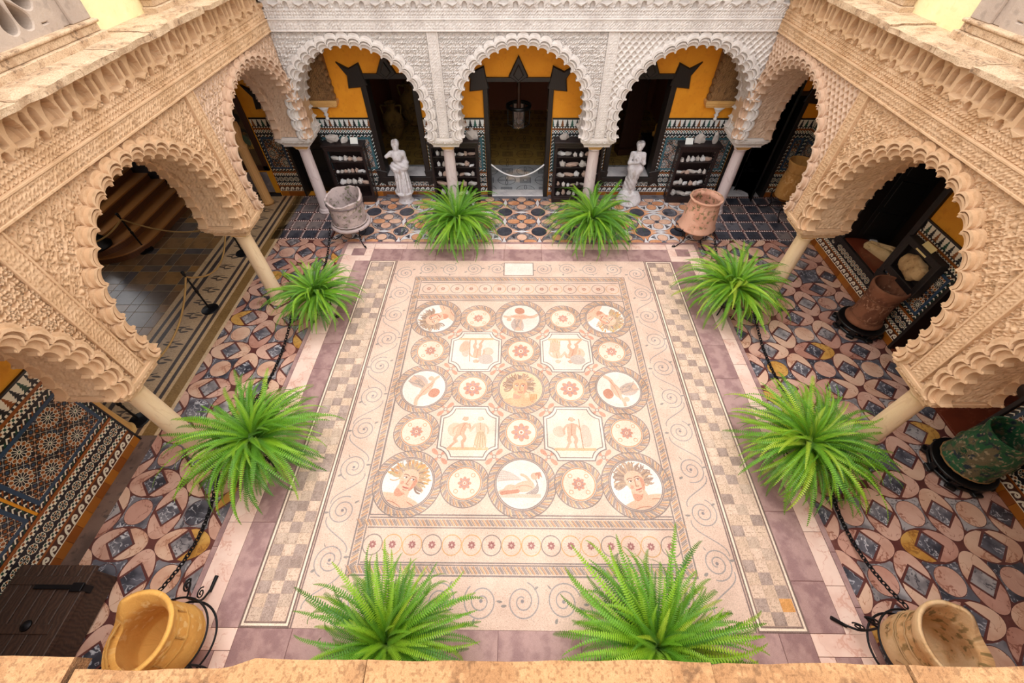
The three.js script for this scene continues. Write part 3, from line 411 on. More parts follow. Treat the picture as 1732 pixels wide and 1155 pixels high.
    const fig = (u, c, lean, arm, d, skirt) => { const hx = u + lean * 0.5; for (let k = 0; k < 9; k++) limb(k & 1 ? '#a58a78' : d, 0.014, [[hx, -0.26], [hx + rr(-0.05, 0.05), -0.32], [hx + rr(-0.06, 0.06), -0.24]]); disc(hx, -0.25, 0.042, c); blob(c, [[hx - 0.085, -0.18], [hx + 0.085, -0.18], [u + 0.075, -0.02], [u + 0.07, 0.06], [u - 0.07, 0.06], [u - 0.075, -0.02]]); limb(c, 0.06, [[u - 0.03, 0.04], [u - 0.06 - lean * 0.4, 0.13], [u - 0.03 - lean * 0.2, 0.17]]); limb(c, 0.042, [[u - 0.03 - lean * 0.2, 0.17], [u - 0.05 - lean * 0.5, 0.23], [u - 0.07 - lean * 0.7, 0.29]]); limb(c, 0.06, [[u + 0.03, 0.04], [u + 0.09 + lean * 0.2, 0.12], [u + 0.05, 0.18]]); limb(c, 0.042, [[u + 0.05, 0.18], [u + 0.05, 0.24], [u + 0.06, 0.29]]); limb(c, 0.036, [[hx + arm * 0.07, -0.15], [u + arm * 0.16, -0.08], [u + arm * 0.17, -0.02]]); limb(c, 0.03, [[u + arm * 0.17, -0.02], [u + arm * 0.2, -0.08], [u + arm * 0.24, -0.12]]); limb(c, 0.034, [[hx - arm * 0.07, -0.15], [u - arm * 0.15, -0.08], [u - arm * 0.12, 0.02]]); limb(d, 0.01, [[hx, -0.17], [u, -0.05], [u, 0.05]]); if (skirt) { blob(skirt, [[u - 0.07, -0.04], [u + 0.07, -0.04], [u + 0.13, 0.28], [u - 0.12, 0.29]]); for (let k = -2; k <= 2; k++) limb(d, 0.009, [[u + k * 0.02, 0.0], [u + k * 0.04, 0.15], [u + k * 0.05, 0.28]]); } };
    if (i * j > 0) { blob('#d2b29e', [[-0.36, -0.08], [-0.2, -0.14], [-0.12, 0.02], [-0.22, 0.1], [-0.34, 0.06]]); fig(-0.04, '#d0a088', 0.04, 1, '#ab7c64'); blob('#c7b09e', [[0.12, -0.18], [0.28, -0.12], [0.3, 0.26], [0.1, 0.27]]); line('#b08468', 0.014, () => { g.moveTo(0.1, -0.26); g.lineTo(0.13, 0.28); }); } else { blob('#d8ae96', [[-0.36, -0.14], [-0.16, -0.2], [-0.12, 0.04], [-0.26, 0.1], [-0.36, 0.02]]); fig(-0.14, '#d29e84', 0.14, 1, '#a87660'); fig(0.2, '#d6b098', -0.04, -1, '#ab8a6c', '#c8b294'); }
    if (j < 0) { blob('#b8a89c', [[-0.38, -0.3], [-0.1, -0.34], [-0.04, -0.12], [-0.3, -0.06]]); blob('#cfa890', [[0.1, 0.02], [0.34, -0.06], [0.3, 0.22], [0.14, 0.24]]); }
    g.restore();
  }
  for (let i = -2; i <= 2; i++) for (let j = -2; j <= 2; j++) {
    if (abs(i) === 1 && abs(j) === 1) continue; const [x, z] = medal(i, j);
    if ((i + j) & 1 ) { ropeCirc(x, z, 0.325, 0.04); disc(x, z, 0.27, '#dcc4b0'); circ(x, z, 0.25, '#c48a64', 0.016); circ(x, z, 0.265, '#b9a898', 0.012); flower(x, z, abs(i) + abs(j) === 1 ? 0.19 : 0.12, '#c28c74', '#a98480', 8); if (abs(i) + abs(j) !== 1) for (let k = 0; k < 4; k++) { const a = k * PI / 2 + 0.78; circ(x + 0.18 * cos(a), z + 0.18 * sin(a), 0.03, '#c69676', 0.012); } }
    else if (!i && abs(j) === 0) { ropeCirc(x, z, 0.475, 0.045); disc(x, z, 0.4, '#dfb492'); circ(x, z, 0.395, grey, 0.016); head(x - 0.02, z, 0, '#d6a07c', '#97785f', 0.98); g.lineCap = 'round'; line('#d6a07c', 0.07, () => { g.moveTo(x - 0.16, z + 0.33); g.quadraticCurveTo(x + 0.1, z + 0.3, x + 0.22, z + 0.2); }); for (let k = 0; k < 5; k++) line('#b98a5c', 0.018, () => { g.moveTo(x + 0.16 + k * 0.028, z + 0.12); g.lineTo(x + 0.17 + k * 0.026, z + 0.26 - k * 0.012); }); }
    else if (abs(i) + abs(j) === 2 && i * j === 0 || (i === 0)) { ropeCirc(x, z, 0.475, 0.045); disc(x, z, 0.4, '#dccbbe'); circ(x, z, 0.395, grey, 0.016); pair(x, z, i ? (i > 0 ? 1.2 : -1) : j < 0 ? PI : 0, j > 0); }
    else { ropeCirc(x, z, 0.475, 0.045); disc(x, z, 0.4, '#e0d2c8'); circ(x, z, 0.395, grey, 0.016); head(x, z, j < 0 ? (i < 0 ? -2.2 : 2.2) : (i < 0 ? 0.3 : -0.3), '#dcac92', i * j > 0 ? '#a48a76' : '#b49a78', 1.05, i * j < 0); }
  }
  function head(x, z, rot, skin, hair, s, wreath) { // a curly head looking aside over a bare shoulder
    g.save(); g.beginPath(); g.arc(x, z, 0.385, 0, 7); g.clip(); g.translate(x, z); g.rotate(rot); g.scale(s, s); g.lineCap = 'round'; const dk = '#a5745c', md = '#c48c72';
    blob(skin, [[-0.46, 0.5], [-0.4, 0.26], [-0.16, 0.2], [0.1, 0.18], [0.34, 0.24], [0.44, 0.5]]); blob(skin, [[-0.12, 0.0], [0.08, 0.0], [0.1, 0.3], [-0.14, 0.3]]); blob(md, [[-0.13, 0.1], [-0.02, 0.14], [0.05, 0.12], [0.0, 0.22], [-0.12, 0.24]]);
    for (let k = 0; k < 150; k++) { const a = PI * (0.92 + 1.24 * rnd()), r0 = rr(0.1, 0.16), r1 = rr(0.2, 0.31), w = rr(-0.4, 0.4); line(pick([hair, hair, '#a58c7c', '#8f7668', '#bf9c7c']), rr(0.012, 0.024), () => { g.moveTo(-0.01 + r0 * cos(a), -0.06 + r0 * 1.1 * sin(a)); g.quadraticCurveTo(-0.01 + r1 * 0.8 * cos(a + w), -0.06 + r1 * 0.9 * sin(a + w), -0.01 + r1 * cos(a + w * 0.4), -0.06 + r1 * sin(a + w * 0.4)); }); }
    if (wreath) for (let k = 0; k < 26; k++) { const a = PI * (1.0 + 1.05 * rnd()), r = rr(0.22, 0.34); g.save(); g.translate(r * cos(a), -0.06 + r * sin(a)); g.rotate(a); blob(pick(['#c89a5c', '#b0a078', '#c08a58']), [[-0.05, 0], [0, 0.018], [0.06, 0], [0, -0.018]]); g.restore(); }
    blob(skin, [[-0.13, -0.17], [0.0, -0.23], [0.13, -0.17], [0.145, -0.03], [0.09, 0.12], [0.0, 0.17], [-0.09, 0.11], [-0.14, -0.03]]); blob(md, [[0.07, -0.1], [0.14, -0.08], [0.12, 0.06], [0.05, 0.13], [0.08, 0.0]]); blob('#d98f78', [[-0.1, 0.0], [-0.05, -0.01], [-0.05, 0.04], [-0.1, 0.05]]);
    for (const e of [-0.06, 0.055]) { g.fillStyle = '#f0e4dc'; g.beginPath(); g.ellipse(e, -0.065, 0.028, 0.014, 0, 0, 7); g.fill(); disc(e + 0.006, -0.065, 0.012, '#6a4c40'); line('#8a6454', 0.012, () => { g.moveTo(e - 0.04, -0.1); g.quadraticCurveTo(e, -0.125, e + 0.04, -0.1); }); line('#7a5648', 0.007, () => { g.moveTo(e - 0.03, -0.07); g.quadraticCurveTo(e, -0.09, e + 0.03, -0.07); }); }
    line(dk, 0.012, () => { g.moveTo(0.01, -0.08); g.lineTo(-0.012, 0.025); g.lineTo(0.025, 0.03); }); line('#a8584c', 0.018, () => { g.moveTo(-0.035, 0.075); g.quadraticCurveTo(0, 0.085, 0.045, 0.073); }); line(dk, 0.01, () => { g.moveTo(-0.02, 0.11); g.quadraticCurveTo(0.0, 0.12, 0.03, 0.11); g.moveTo(-0.3, 0.36); g.quadraticCurveTo(-0.1, 0.28, 0.06, 0.36); g.moveTo(0.12, 0.26); g.quadraticCurveTo(0.3, 0.28, 0.38, 0.42); });
    g.restore();
  }
  function pair(x, z, rot, lying) { // a reclining or struggling pair, faded
    g.save(); g.beginPath(); g.arc(x, z, 0.385, 0, 7); g.clip(); g.translate(x, z); g.rotate(rot); const c1 = '#d4a68e', c2 = '#b7a397', c3 = '#b8826a', limb = (c, w, p) => { g.lineCap = 'round'; line(c, w, () => { g.moveTo(...p[0]); g.quadraticCurveTo(...p[1], ...p[2]); }); };
    if (lying) { g.fillStyle = '#c8b09c'; g.fillRect(-0.33, 0.16, 0.62, 0.06); for (let k = 0; k < 12; k++) limb(k & 1 ? c2 : '#cbb8ac', 0.022, [[-0.02, -0.06], [-0.16, -0.2 + k * 0.012], [-0.36, -0.22 + k * 0.016]]); blob(c1, [[-0.12, 0.02], [0.06, -0.06], [0.2, -0.02], [0.2, 0.1], [0.02, 0.14], [-0.12, 0.12]]); limb(c1, 0.08, [[-0.08, 0.08], [-0.2, 0.02], [-0.24, 0.1]]); limb(c1, 0.05, [[-0.24, 0.1], [-0.3, 0.12], [-0.34, 0.14]]); limb(c3, 0.06, [[-0.06, 0.12], [-0.18, 0.13], [-0.3, 0.15]]); limb(c1, 0.045, [[0.16, 0], [0.06, -0.14], [0.0, -0.14]]); disc(0.2, -0.12, 0.058, c1); for (let k = 0; k < 14; k++) limb(c3, 0.012, [[0.22, -0.14], [0.26 + rr(-0.04, 0.04), -0.2], [0.28 + rr(-0.06, 0.04), -0.12 + rr(-0.06, 0.06)]]); for (let k = 0; k < 8; k++) limb(k & 1 ? '#8f827c' : c2, 0.014, [[0.22, -0.06], [0.3, 0.04 + k * 0.012], [0.06 + k * 0.02, 0.16]]); limb(c3, 0.01, [[-0.08, 0.06], [0.04, 0.0], [0.16, 0.06]]); }
    else { blob(c2, [[-0.08, -0.34], [0.12, -0.36], [0.22, -0.2], [0.14, 0.02], [-0.04, 0.0]]); for (let k = 0; k < 12; k++) limb(k & 1 ? '#c4a58f' : '#a08e84', 0.016, [[rr(-0.06, 0.14), -0.34], [rr(-0.06, 0.16), -0.2], [rr(-0.04, 0.14), -0.02]]); blob(c1, [[-0.2, 0.02], [0.0, -0.04], [0.18, 0.02], [0.16, 0.12], [-0.1, 0.13]]); limb(c1, 0.07, [[-0.1, 0.06], [-0.24, 0.0], [-0.34, 0.1]]); limb(c1, 0.055, [[0.12, 0.06], [0.26, 0.02], [0.34, 0.06]]); disc(0.24, -0.03, 0.05, c1); disc(0.06, -0.3, 0.05, c1); blob(c3, [[-0.1, 0.14], [0.1, 0.12], [0.14, 0.3], [-0.06, 0.32]]); limb(c3, 0.012, [[-0.24, 0.06], [0, 0.02], [0.2, 0.08]]); }
    g.restore();
  }
  g.setTransform(1, 0, 0, 1, 0, 0); tess(g, W, H);
});
{
  const F = struct('floor'); const g = box(MX, MX + MW, -0.05, 0, MZ, MZ + MH), p = g.attributes.position, u = g.attributes.uv; for (let i = 0; i < p.count; i++) u.setXY(i, (p.getX(i) - MX) / MW, 1 - (p.getZ(i) - MZ) / MH);
  obj('mosaic_panel', g, mat({ map: mosaicTex, roughness: 0.6, bumpMap: fine, bumpScale: 0.0015 }), F);
  const sq = (a, sp) => mat({ map: tex(256, 256, (x, y) => { const n = (hash(x * 64, y * 64) - 0.5) * 26 + (fbm(x * 8, y * 8, 8) - 0.5) * 34; const k = fbm(x * 40, y * 40, 40, 2) > 0.68 ? sp : a; return k.map((c) => c + n); }, 1.6), roughness: 0.65 });
  const cream = [sq([216, 188, 166], [188, 158, 136]), sq([210, 182, 158], [180, 152, 130])], dark = [sq([172, 150, 138], [150, 130, 120]), sq([162, 140, 128], [142, 122, 112])], tan = sq([198, 174, 154], [172, 148, 130]), gold = sq([216, 156, 90], [200, 140, 76]);
  const n = 47, e = 0.072, p2 = (MH - 2 * e) / n, gs = [0, 1, 2, 3].map((k) => slabGeo([[-0.08, -p2 / 2 + 0.002], [0.08, -p2 / 2 + 0.002], [0.08, p2 / 2 - 0.002], [-0.08, p2 / 2 - 0.002]], null, 0.006, k * 0.31, k * 0.17, 0.003));
  for (const [x0, s] of [[MX + 0.077, 0], [MX + MW - 0.64 + 0.077, 1]]) for (let r = 0; r < n; r++) for (let c = 0; c < 3; c++) {
    const on = s ? (r + 2 * c) % 3 === 0 : (r + c) % 3 !== 0, m = s && r === n - 2 && c === 2 ? gold : on ? (rnd() < (s ? 0.2 : 0.45) ? tan : pick(dark)) : pick(cream);
    obj('mosaic_square', pick(gs), m, F).position.set(x0 + 0.08 + c * 0.162, 0, MZ + e + (r + 0.5) * p2);
  }
}

// ---------- gallery walls, glazed tile dados, doors and windows ----------
const TC = { w: '#e6dcc4', k: '#17161c', b: '#8a4a16', g: '#17402f', u: '#2c4258', o: '#a8641c' };
const tile = (w, h, draw, mw, mh) => { const t = canvas(w, h, (g) => { draw(g, w, h); const im = g.getImageData(0, 0, w, h), d = im.data; for (let i = 0; i < d.length; i += 4) { const n = (hash(i, 3) - 0.5) * 18 + (hash((i >> 4), 9) - 0.5) * 14; for (let c = 0; c < 3; c++) d[i + c] = clamp(d[i + c] + n, 0, 255); } g.putImageData(im, 0, 0); }, 1 / mw, 1 / mh); return mat({ map: t, roughness: 0.3 }); };
const poly = (g, c, P) => { g.fillStyle = c; g.beginPath(); P.forEach((p, i) => (i ? g.lineTo(...p) : g.moveTo(...p))); g.fill(); };
function dadoSet(T, scale) { // the bands of one dado, from the palette T
  const star = (g, w, h) => { g.fillStyle = T.k; g.fillRect(0, 0, w, h); const ros = (x, y, R) => { const P = (r, t) => [x + r * cos(t), y + r * sin(t)], path = (pts) => { g.beginPath(); pts.forEach((p, k) => (k ? g.lineTo(...p) : g.moveTo(...p))); g.stroke(); };
    g.strokeStyle = T.w; g.lineWidth = R * 0.05; for (let i = 0; i < 12; i++) { const a = i / 12 * 2 * PI, q = PI / 12;
      poly(g, T.b, [P(R * 0.56, a + q), P(R * 0.68, a + q * 0.25), P(R * 0.9, a + q * 0.25), P(R * 1.0, a + q), P(R * 0.9, a + q * 1.75), P(R * 0.68, a + q * 1.75)]); path([P(R * 0.56, a + q), P(R * 0.68, a + q * 0.2), P(R * 0.9, a + q * 0.2), P(R * 1.02, a + q), P(R * 0.9, a + q * 1.8), P(R * 0.68, a + q * 1.8), P(R * 0.56, a + q)]); path([P(R * 0.14, a + q), P(R * 0.56, a + q)]); path([P(R * 0.92, a), P(R * 1.1, a)]); }
    poly(g, T.w, Array.from({ length: 12 }, (_, i) => P(R * 0.16, i * PI / 6))); g.fillStyle = T.g; g.beginPath(); g.arc(x, y, R * 0.1, 0, 7); g.fill(); };
    g.strokeStyle = T.w; g.lineWidth = w * 0.008; for (let i = 0; i < 10; i++) for (let j = 0; j < 10; j++) { const x = (i + 0.5) * w / 10, y = (j + 0.5) * h / 10, r = w / 22; poly(g, hash(i, j) > 0.4 ? T.b : hash(j, i + 4) > 0.5 ? T.u : T.k, [[x - r, y], [x, y - r], [x + r, y], [x, y + r]]); if ((i + j) & 1) { g.beginPath(); g.moveTo(x - r, y - r); g.lineTo(x + r, y + r); g.moveTo(x + r, y - r); g.lineTo(x - r, y + r); g.stroke(); } }
    for (const [a, b] of [[0.25, 0.25], [0.75, 0.75], [-0.25, 0.75], [1.25, 0.25], [0.75, -0.25], [0.25, 1.25]]) { g.fillStyle = T.k; g.beginPath(); g.arc(a * w, b * h, w * 0.29, 0, 7); g.fill(); ros(a * w, b * h, w * 0.28); } };
  const check = (n) => (g, w, h) => { g.fillStyle = T.w; g.fillRect(0, 0, w, h); const s = h / n; for (let i = 0; i < w / s; i++) for (let j = 0; j < n; j++) { g.fillStyle = (i + j) & 1 ? T.w : [T.k, T.b, T.k, T.g][(i + j * 2) % 4]; g.fillRect(i * s + 0.5, j * s + 0.5, s - 1, s - 1); } };
  const tooth = (g, w, h) => { g.fillStyle = T.w; g.fillRect(0, 0, w, h); for (let i = 0; i < 4; i++) { const x = (i + 0.5) * w / 4, c = [T.k, T.b, T.k, T.g][i]; for (let s = 0; s < 4; s++) { const r = w / 8 * (0.35 + s * 0.2), y = h * (0.1 + s * 0.22); poly(g, c, [[x, y - h * 0.12], [x + r, y + h * 0.2], [x - r, y + h * 0.2]]); } } g.fillStyle = T.k; g.fillRect(0, h * 0.94, w, h * 0.06); };
  const wave = (g, w, h) => { g.fillStyle = T.k; g.fillRect(0, 0, w, h); g.lineWidth = h * 0.2; for (let i = -1; i < 5; i++) { g.strokeStyle = T.w; g.beginPath(); g.moveTo(i * w / 4, h * 0.8); g.lineTo(i * w / 4 + w / 8, h * 0.25); g.lineTo(i * w / 4 + w / 5, h * 0.5); g.stroke(); g.strokeStyle = i & 1 ? T.b : T.g; g.beginPath(); g.moveTo(i * w / 4 + w / 8, h * 0.95); g.lineTo(i * w / 4 + w / 4, h * 0.4); g.stroke(); } };
  const small = (g, w, h) => { g.fillStyle = T.k; g.fillRect(0, 0, w, h); g.strokeStyle = T.w; g.lineWidth = h * 0.06; const s = h / 1; for (let i = 0; i < w / s + 1; i++) { const x = i * s; for (let k = 0; k < 8; k++) { const a = k * PI / 4; g.beginPath(); g.moveTo(x + s * 0.12 * cos(a), h / 2 + s * 0.12 * sin(a)); g.lineTo(x + s * 0.5 * cos(a + 0.3), h / 2 + s * 0.5 * sin(a + 0.3)); g.stroke(); poly(g, k & 1 ? T.o : T.g, [[x + s * 0.2 * cos(a), h / 2 + s * 0.2 * sin(a)], [x + s * 0.34 * cos(a + 0.25), h / 2 + s * 0.34 * sin(a + 0.25)], [x + s * 0.44 * cos(a), h / 2 + s * 0.44 * sin(a)], [x + s * 0.34 * cos(a - 0.25), h / 2 + s * 0.34 * sin(a - 0.25)]]); } g.beginPath(); g.arc(x, h / 2, s * 0.42, 0, 7); g.stroke(); } };
  const curl = (g, w, h) => { g.fillStyle = T.curl ?? '#4a2c22'; g.fillRect(0, 0, w, h); g.strokeStyle = T.w; g.lineWidth = h * 0.22; for (let i = 0; i < 4; i++) { const x = i * w / 4; g.beginPath(); g.moveTo(x, h * 0.95); g.bezierCurveTo(x + w * 0.02, h * 0.2, x + w * 0.17, h * 0.05, x + w * 0.17, h * 0.42); g.bezierCurveTo(x + w * 0.17, h * 0.7, x + w * 0.09, h * 0.65, x + w * 0.1, h * 0.45); g.stroke(); } g.fillStyle = T.w; g.fillRect(0, h * 0.9, w, h * 0.1); };
  const S = scale;
  return { star: tile(512, 512, star, 0.5 * S, 0.5 * S), check: tile(128, 48, check(3), 0.267, 0.1), tooth: tile(256, 96, tooth, 0.48, 0.18), wave: tile(192, 48, wave, 0.36, 0.09), small: tile(256, 128, small, 0.28, 0.14), curl: tile(256, 64, curl, 0.56, 0.14), blue: mat({ color: T.u, roughness: 0.3 }), brown: mat({ color: T.b, roughness: 0.3 }), black: mat({ color: T.k, roughness: 0.3 }), foot: [mat({ color: T.o, roughness: 0.3 }), mat({ color: T.b, roughness: 0.3 }), mat({ color: '#9a5a1c', roughness: 0.3 })] };
}
const warmT = dadoSet(TC, 1), coolT = dadoSet({ w: '#dfe2e2', k: '#1c2428', b: '#7c4a24', g: '#1f5a50', u: '#3a6470', o: '#a86420', curl: '#2c2a30' }, 0.8);
function dado(W, a, b, T, panels = [[a, b]]) { // local: x along the wall, y up, wall face at z = 0
  const L = (y0, y1, m, d = 0.02, name = 'tile_band', x0 = a, x1 = b) => { const g = box(x0, x1, y0, y1, -0.02, d), u = g.attributes.uv; for (let i = 0; i < u.count; i++) u.setY(i, u.getY(i) - y0); return obj(name, g, m, W); };
  for (let x = a; x < b - 0.02; x += 0.21) obj('foot_tile', rbox(x + 0.001, min(b, x + 0.21) - 0.001, 0.0, 0.15, -0.02, 0.026, 0.004, 1), pick(T.foot), W);
  L(0.15, 0.29, T.curl, 0.022); L(0.29, 0.32, T.brown, 0.026); L(0.32, 0.4, T.check); L(0.4, 0.43, T.black); L(0.43, 0.57, T.small); L(0.57, 0.6, T.black); L(0.6, 0.68, T.check); L(0.68, 0.72, T.brown, 0.026);
  for (const [p, q] of panels) { L(0.72, 1.7, T.wave, 0.018, 'tile_panel', p, q); L(0.79, 1.63, T.blue, 0.022, 'tile_frame', p + 0.07, q - 0.07); L(0.84, 1.58, T.star, 0.026, 'tile_panel', p + 0.12, q - 0.12); }
  L(1.7, 1.73, T.black); L(1.73, 1.82, T.check); L(1.82, 1.86, T.brown, 0.03); L(1.86, 1.89, T.check); L(1.89, 2.07, T.tooth); L(2.07, 2.1, T.black, 0.035);
}
const TOP = 4.1;
function wallWith(name, pos, turn, a, b, holes, m, thick = 0.3) { // local x from a to b; holes [x0, x1, y0, y1]
  const W = struct(name, pos, turn), s = new THREE.Shape(); s.moveTo(a, 0); s.lineTo(b, 0); s.lineTo(b, TOP); s.lineTo(a, TOP); s.closePath();
  for (const [x0, x1, y0, y1] of holes) { const h = new THREE.Path(), y = max(y0, 0.002); h.moveTo(x0, y); h.lineTo(x1, y); h.lineTo(x1, y1); h.lineTo(x0, y1); h.closePath(); s.holes.push(h); }
  obj('plaster', boxUV(new THREE.ExtrudeGeometry(s, { depth: thick, bevelEnabled: false }).translate(0, 0, -thick)), m, W); return W;
}
function starCorner(x, y, sx, sy) { // the split-star ornament at a frame corner
  const s = new THREE.Shape([[-0.04, -0.14], [0.02, 0.1], [0.05, 0.28], [0.3, 0.17], [0.52, 0.3], [0.34, 0.05], [0.38, -0.2], [0.08, -0.17]].map(([a, b]) => new THREE.Vector2(x + sx * a, y + sy * b)));
  return new THREE.ExtrudeGeometry(s, { depth: 0.05, bevelEnabled: true, bevelSize: 0.02, bevelThickness: 0.02, bevelSegments: 1 });
}
function frame(W, name, x0, x1, y0, y1, w, stars, sill) {
  const G = new THREE.Group(); G.name = name; W.add(G); const F = (n, g) => obj(n, boxUV(g), blackWood === G ? darkWood : darkWood, G);
  F('jamb', rbox(x0 - w, x0 + 0.004, y0, y1, -0.305, 0.06, 0.012)); F('jamb', rbox(x1 - 0.004, x1 + w, y0, y1, -0.305, 0.06, 0.012)); F('lintel', rbox(x0 - w, x1 + w, y1 - 0.004, y1 + w * 0.8, -0.305, 0.055, 0.012)); if (sill) F('sill', rbox(x0 - w, x1 + w, y0 - w, y0, -0.2, 0.08, 0.012));
  if (stars) { F('star_finial', starCorner(x0 - 0.02, y1 + 0.02, -1, 1)); F('star_finial', starCorner(x1 + 0.02, y1 + 0.02, 1, 1)); if (sill) { F('star_finial', starCorner(x0 - 0.02, y0, -0.6, -0.9)); F('star_finial', starCorner(x1 + 0.02, y0, 0.6, -0.9)); }
    const c = (x0 + x1) / 2, d = new THREE.Shape([[c - 0.2, y1 + 0.12], [c, y1 + 0.0], [c + 0.2, y1 + 0.12], [c, y1 + 0.5]].map((p) => new THREE.Vector2(...p))); F('diamond_finial', new THREE.ExtrudeGeometry(d, { depth: 0.05, bevelEnabled: true, bevelSize: 0.02, bevelThickness: 0.02, bevelSegments: 1 }));
    const d2 = new THREE.Shape([[c - 0.1, y1 + 0.15], [c, y1 + 0.06], [c + 0.1, y1 + 0.15], [c, y1 + 0.34]].map((p) => new THREE.Vector2(...p))); F('diamond_boss', new THREE.ExtrudeGeometry(d2, { depth: 0.1, bevelEnabled: true, bevelSize: 0.015, bevelThickness: 0.015, bevelSegments: 1 })); }
  return G;
}
const BZ = -10.95;
{ // rear wall: a central doorway, two windows, and a black door at either end
  const W = wallWith('wall_rear_gallery', [0, 0, BZ], 0, -11.4, 7.65, [[-5.88, -5.02, 0, 2.6], [-3.5, -2.44, 0.6, 2.96], [-0.68, 0.76, 0, 2.9], [2.44, 3.58, 0.6, 2.96], [5.62, 6.82, 0, 2.62]], ochreBack);
  for (const [a, b, p] of [[-6.6, -5.94, [[-6.6, -5.94]]], [-5.0, -3.64, [[-5.0, -3.64]]], [-2.3, -0.8, [[-2.3, -0.8]]], [0.89, 2.3, [[0.89, 2.3]]], [3.72, 5.5, [[3.72, 5.5]]], [6.95, 7.34, [[6.95, 7.34]]]]) dado(W, a, b, a < -5 || a > 6 ? warmT : coolT, p);
  for (const [a, b] of [[-3.64, -2.3], [2.3, 3.72]]) { const H = new THREE.Group(); H.name = 'under_window'; W.add(H); const L = (y0, y1, m) => { const g = box(a, b, y0, y1, -0.02, 0.02), u = g.attributes.uv; for (let i = 0; i < u.count; i++) u.setY(i, u.getY(i) - y0); obj('tile_band', g, m, H); }; for (let x = a; x < b - 0.02; x += 0.21) obj('foot_tile', rbox(x + 0.001, min(b, x + 0.21) - 0.001, 0, 0.15, -0.02, 0.026, 0.004, 1), pick(coolT.foot), H); L(0.15, 0.29, coolT.curl); L(0.29, 0.32, coolT.brown); L(0.32, 0.36, coolT.check); L(0.36, 0.5, coolT.small); }
  frame(W, 'door_1', -0.68, 0.76, 0, 2.9, 0.11, true); frame(W, 'window_1', -3.5, -2.44, 0.6, 2.96, 0.13, true, true); frame(W, 'window_2', 2.44, 3.58, 0.6, 2.96, 0.13, true, true); frame(W, 'door_2', 5.62, 6.82, 0, 2.62, 0.1, true); frame(W, 'door_3', -5.88, -5.02, 0, 2.5, 0.05, true);
  const leaf = (x, y0, w, h, ang, n = 'door_leaf') => { const L = new THREE.Group(); L.name = n; L.position.set(x, 0, -0.24); L.rotation.y = ang; W.add(L); obj('board', rbox(0, w, y0 + 0.01, y0 + h, -0.03, 0.03, 0.008, 1), blackWood, L); for (let i = 0; i < 2; i++) for (let j = 0; j < 4; j++) obj('door_panel', rbox(w * (0.08 + i * 0.46), w * (0.46 + i * 0.46), y0 + h * (0.05 + j * 0.24), y0 + h * (0.24 + j * 0.24), 0.02, 0.045, 0.012, 1), blackWood, L); };
  leaf(-5.88, 0, 0.86, 2.55, 0.0); leaf(6.82, 0, -1.2, 2.58, -0.55);
  obj('window_sill', rbox(-3.5, -2.44, 0.56, 0.605, -0.5, 0.02, 0.006), marbleWhite, W); obj('window_sill', rbox(2.44, 3.58, 0.56, 0.605, -0.5, 0.02, 0.006), marbleWhite, W);
  obj('wood_panel', rbox(-11.4, -8.15, 0, TOP - 0.02, 0, 0.04, 0.01), darkWood, W); obj('wood_frieze', rbox(-11.4, -6.65, 2.95, 3.25, 0, 0.09, 0.015), darkWood, W);
  obj('threshold', rbox(5.6, 6.84, -0.03, 0.012, -1.4, 0.0, 0.004), marbleWhite, W);
  obj('stone_base', box(-3.64, -0.8, 0, 0.05, 0, 0.16), slate[2], W); obj('stone_base', box(0.9, 5.0, 0, 0.05, 0, 0.16), slate[2], W);
}
{ // right wall, seen from the courtyard: its local +x runs towards the camera (world z = -5 + x)
  const W = wallWith('wall_right_gallery', [7.35, 0, -5], -PI / 2, -6.25, 5.5, [[-3.0, -1.75, 0.72, 2.9], [-0.38, 1.55, 0, 3.0]], ochre);
  dado(W, -5.95, -3.12, warmT, [[-5.95, -4.6], [-4.6, -3.12]]); dado(W, -1.68, -0.44, warmT); dado(W, 1.62, 5.4, warmT, [[1.62, 3.4], [3.4, 5.4]]);
  const H = new THREE.Group(); H.name = 'under_window'; W.add(H); { const L = (y0, y1, m) => { const g = box(-3.12, -1.68, y0, y1, -0.02, 0.02), u = g.attributes.uv; for (let i = 0; i < u.count; i++) u.setY(i, u.getY(i) - y0); obj('tile_band', g, m, H); }; for (let x = -3.12; x < -1.7; x += 0.206) obj('foot_tile', rbox(x + 0.001, x + 0.205, 0, 0.15, -0.02, 0.026, 0.004, 1), pick(warmT.foot), H); L(0.15, 0.29, warmT.curl); L(0.29, 0.32, warmT.brown); L(0.32, 0.4, warmT.check); L(0.4, 0.43, warmT.black); L(0.43, 0.57, warmT.small); L(0.57, 0.6, warmT.black); }
  frame(W, 'window_3', -3.0, -1.75, 0.72, 2.9, 0.12, true, true); frame(W, 'door_4', -0.38, 1.55, 0, 3.0, 0.06, false);
  const rm = mat({ map: veined([[120, 54, 34], [98, 40, 26]], [190, 120, 92], 0.6, 3, 0.02), roughness: 0.3 });
  obj('window_sill', rbox(-3.0, -1.75, 0.68, 0.725, -0.7, 0.02, 0.006), rm, W); obj('threshold', rbox(-0.38, 1.55, -0.03, 0.01, -1.6, 0, 0.004), rm, W);
  for (const s of [0, 1]) { const L = new THREE.Group(); L.name = 'shutter'; L.position.set(s ? -1.75 : -3.0, 0, -0.22); L.rotation.y = s ? -1.45 - PI : 1.15; W.add(L); obj('board', rbox(0, 0.62, 0.75, 2.85, -0.02, 0.02, 0.006, 1), blackWood, L); for (let j = 0; j < 3; j++) obj('shutter_panel', rbox(0.08, 0.54, 0.85 + j * 0.68, 1.42 + j * 0.68, -0.035, 0.035, 0.01, 1), blackWood, L); }
}
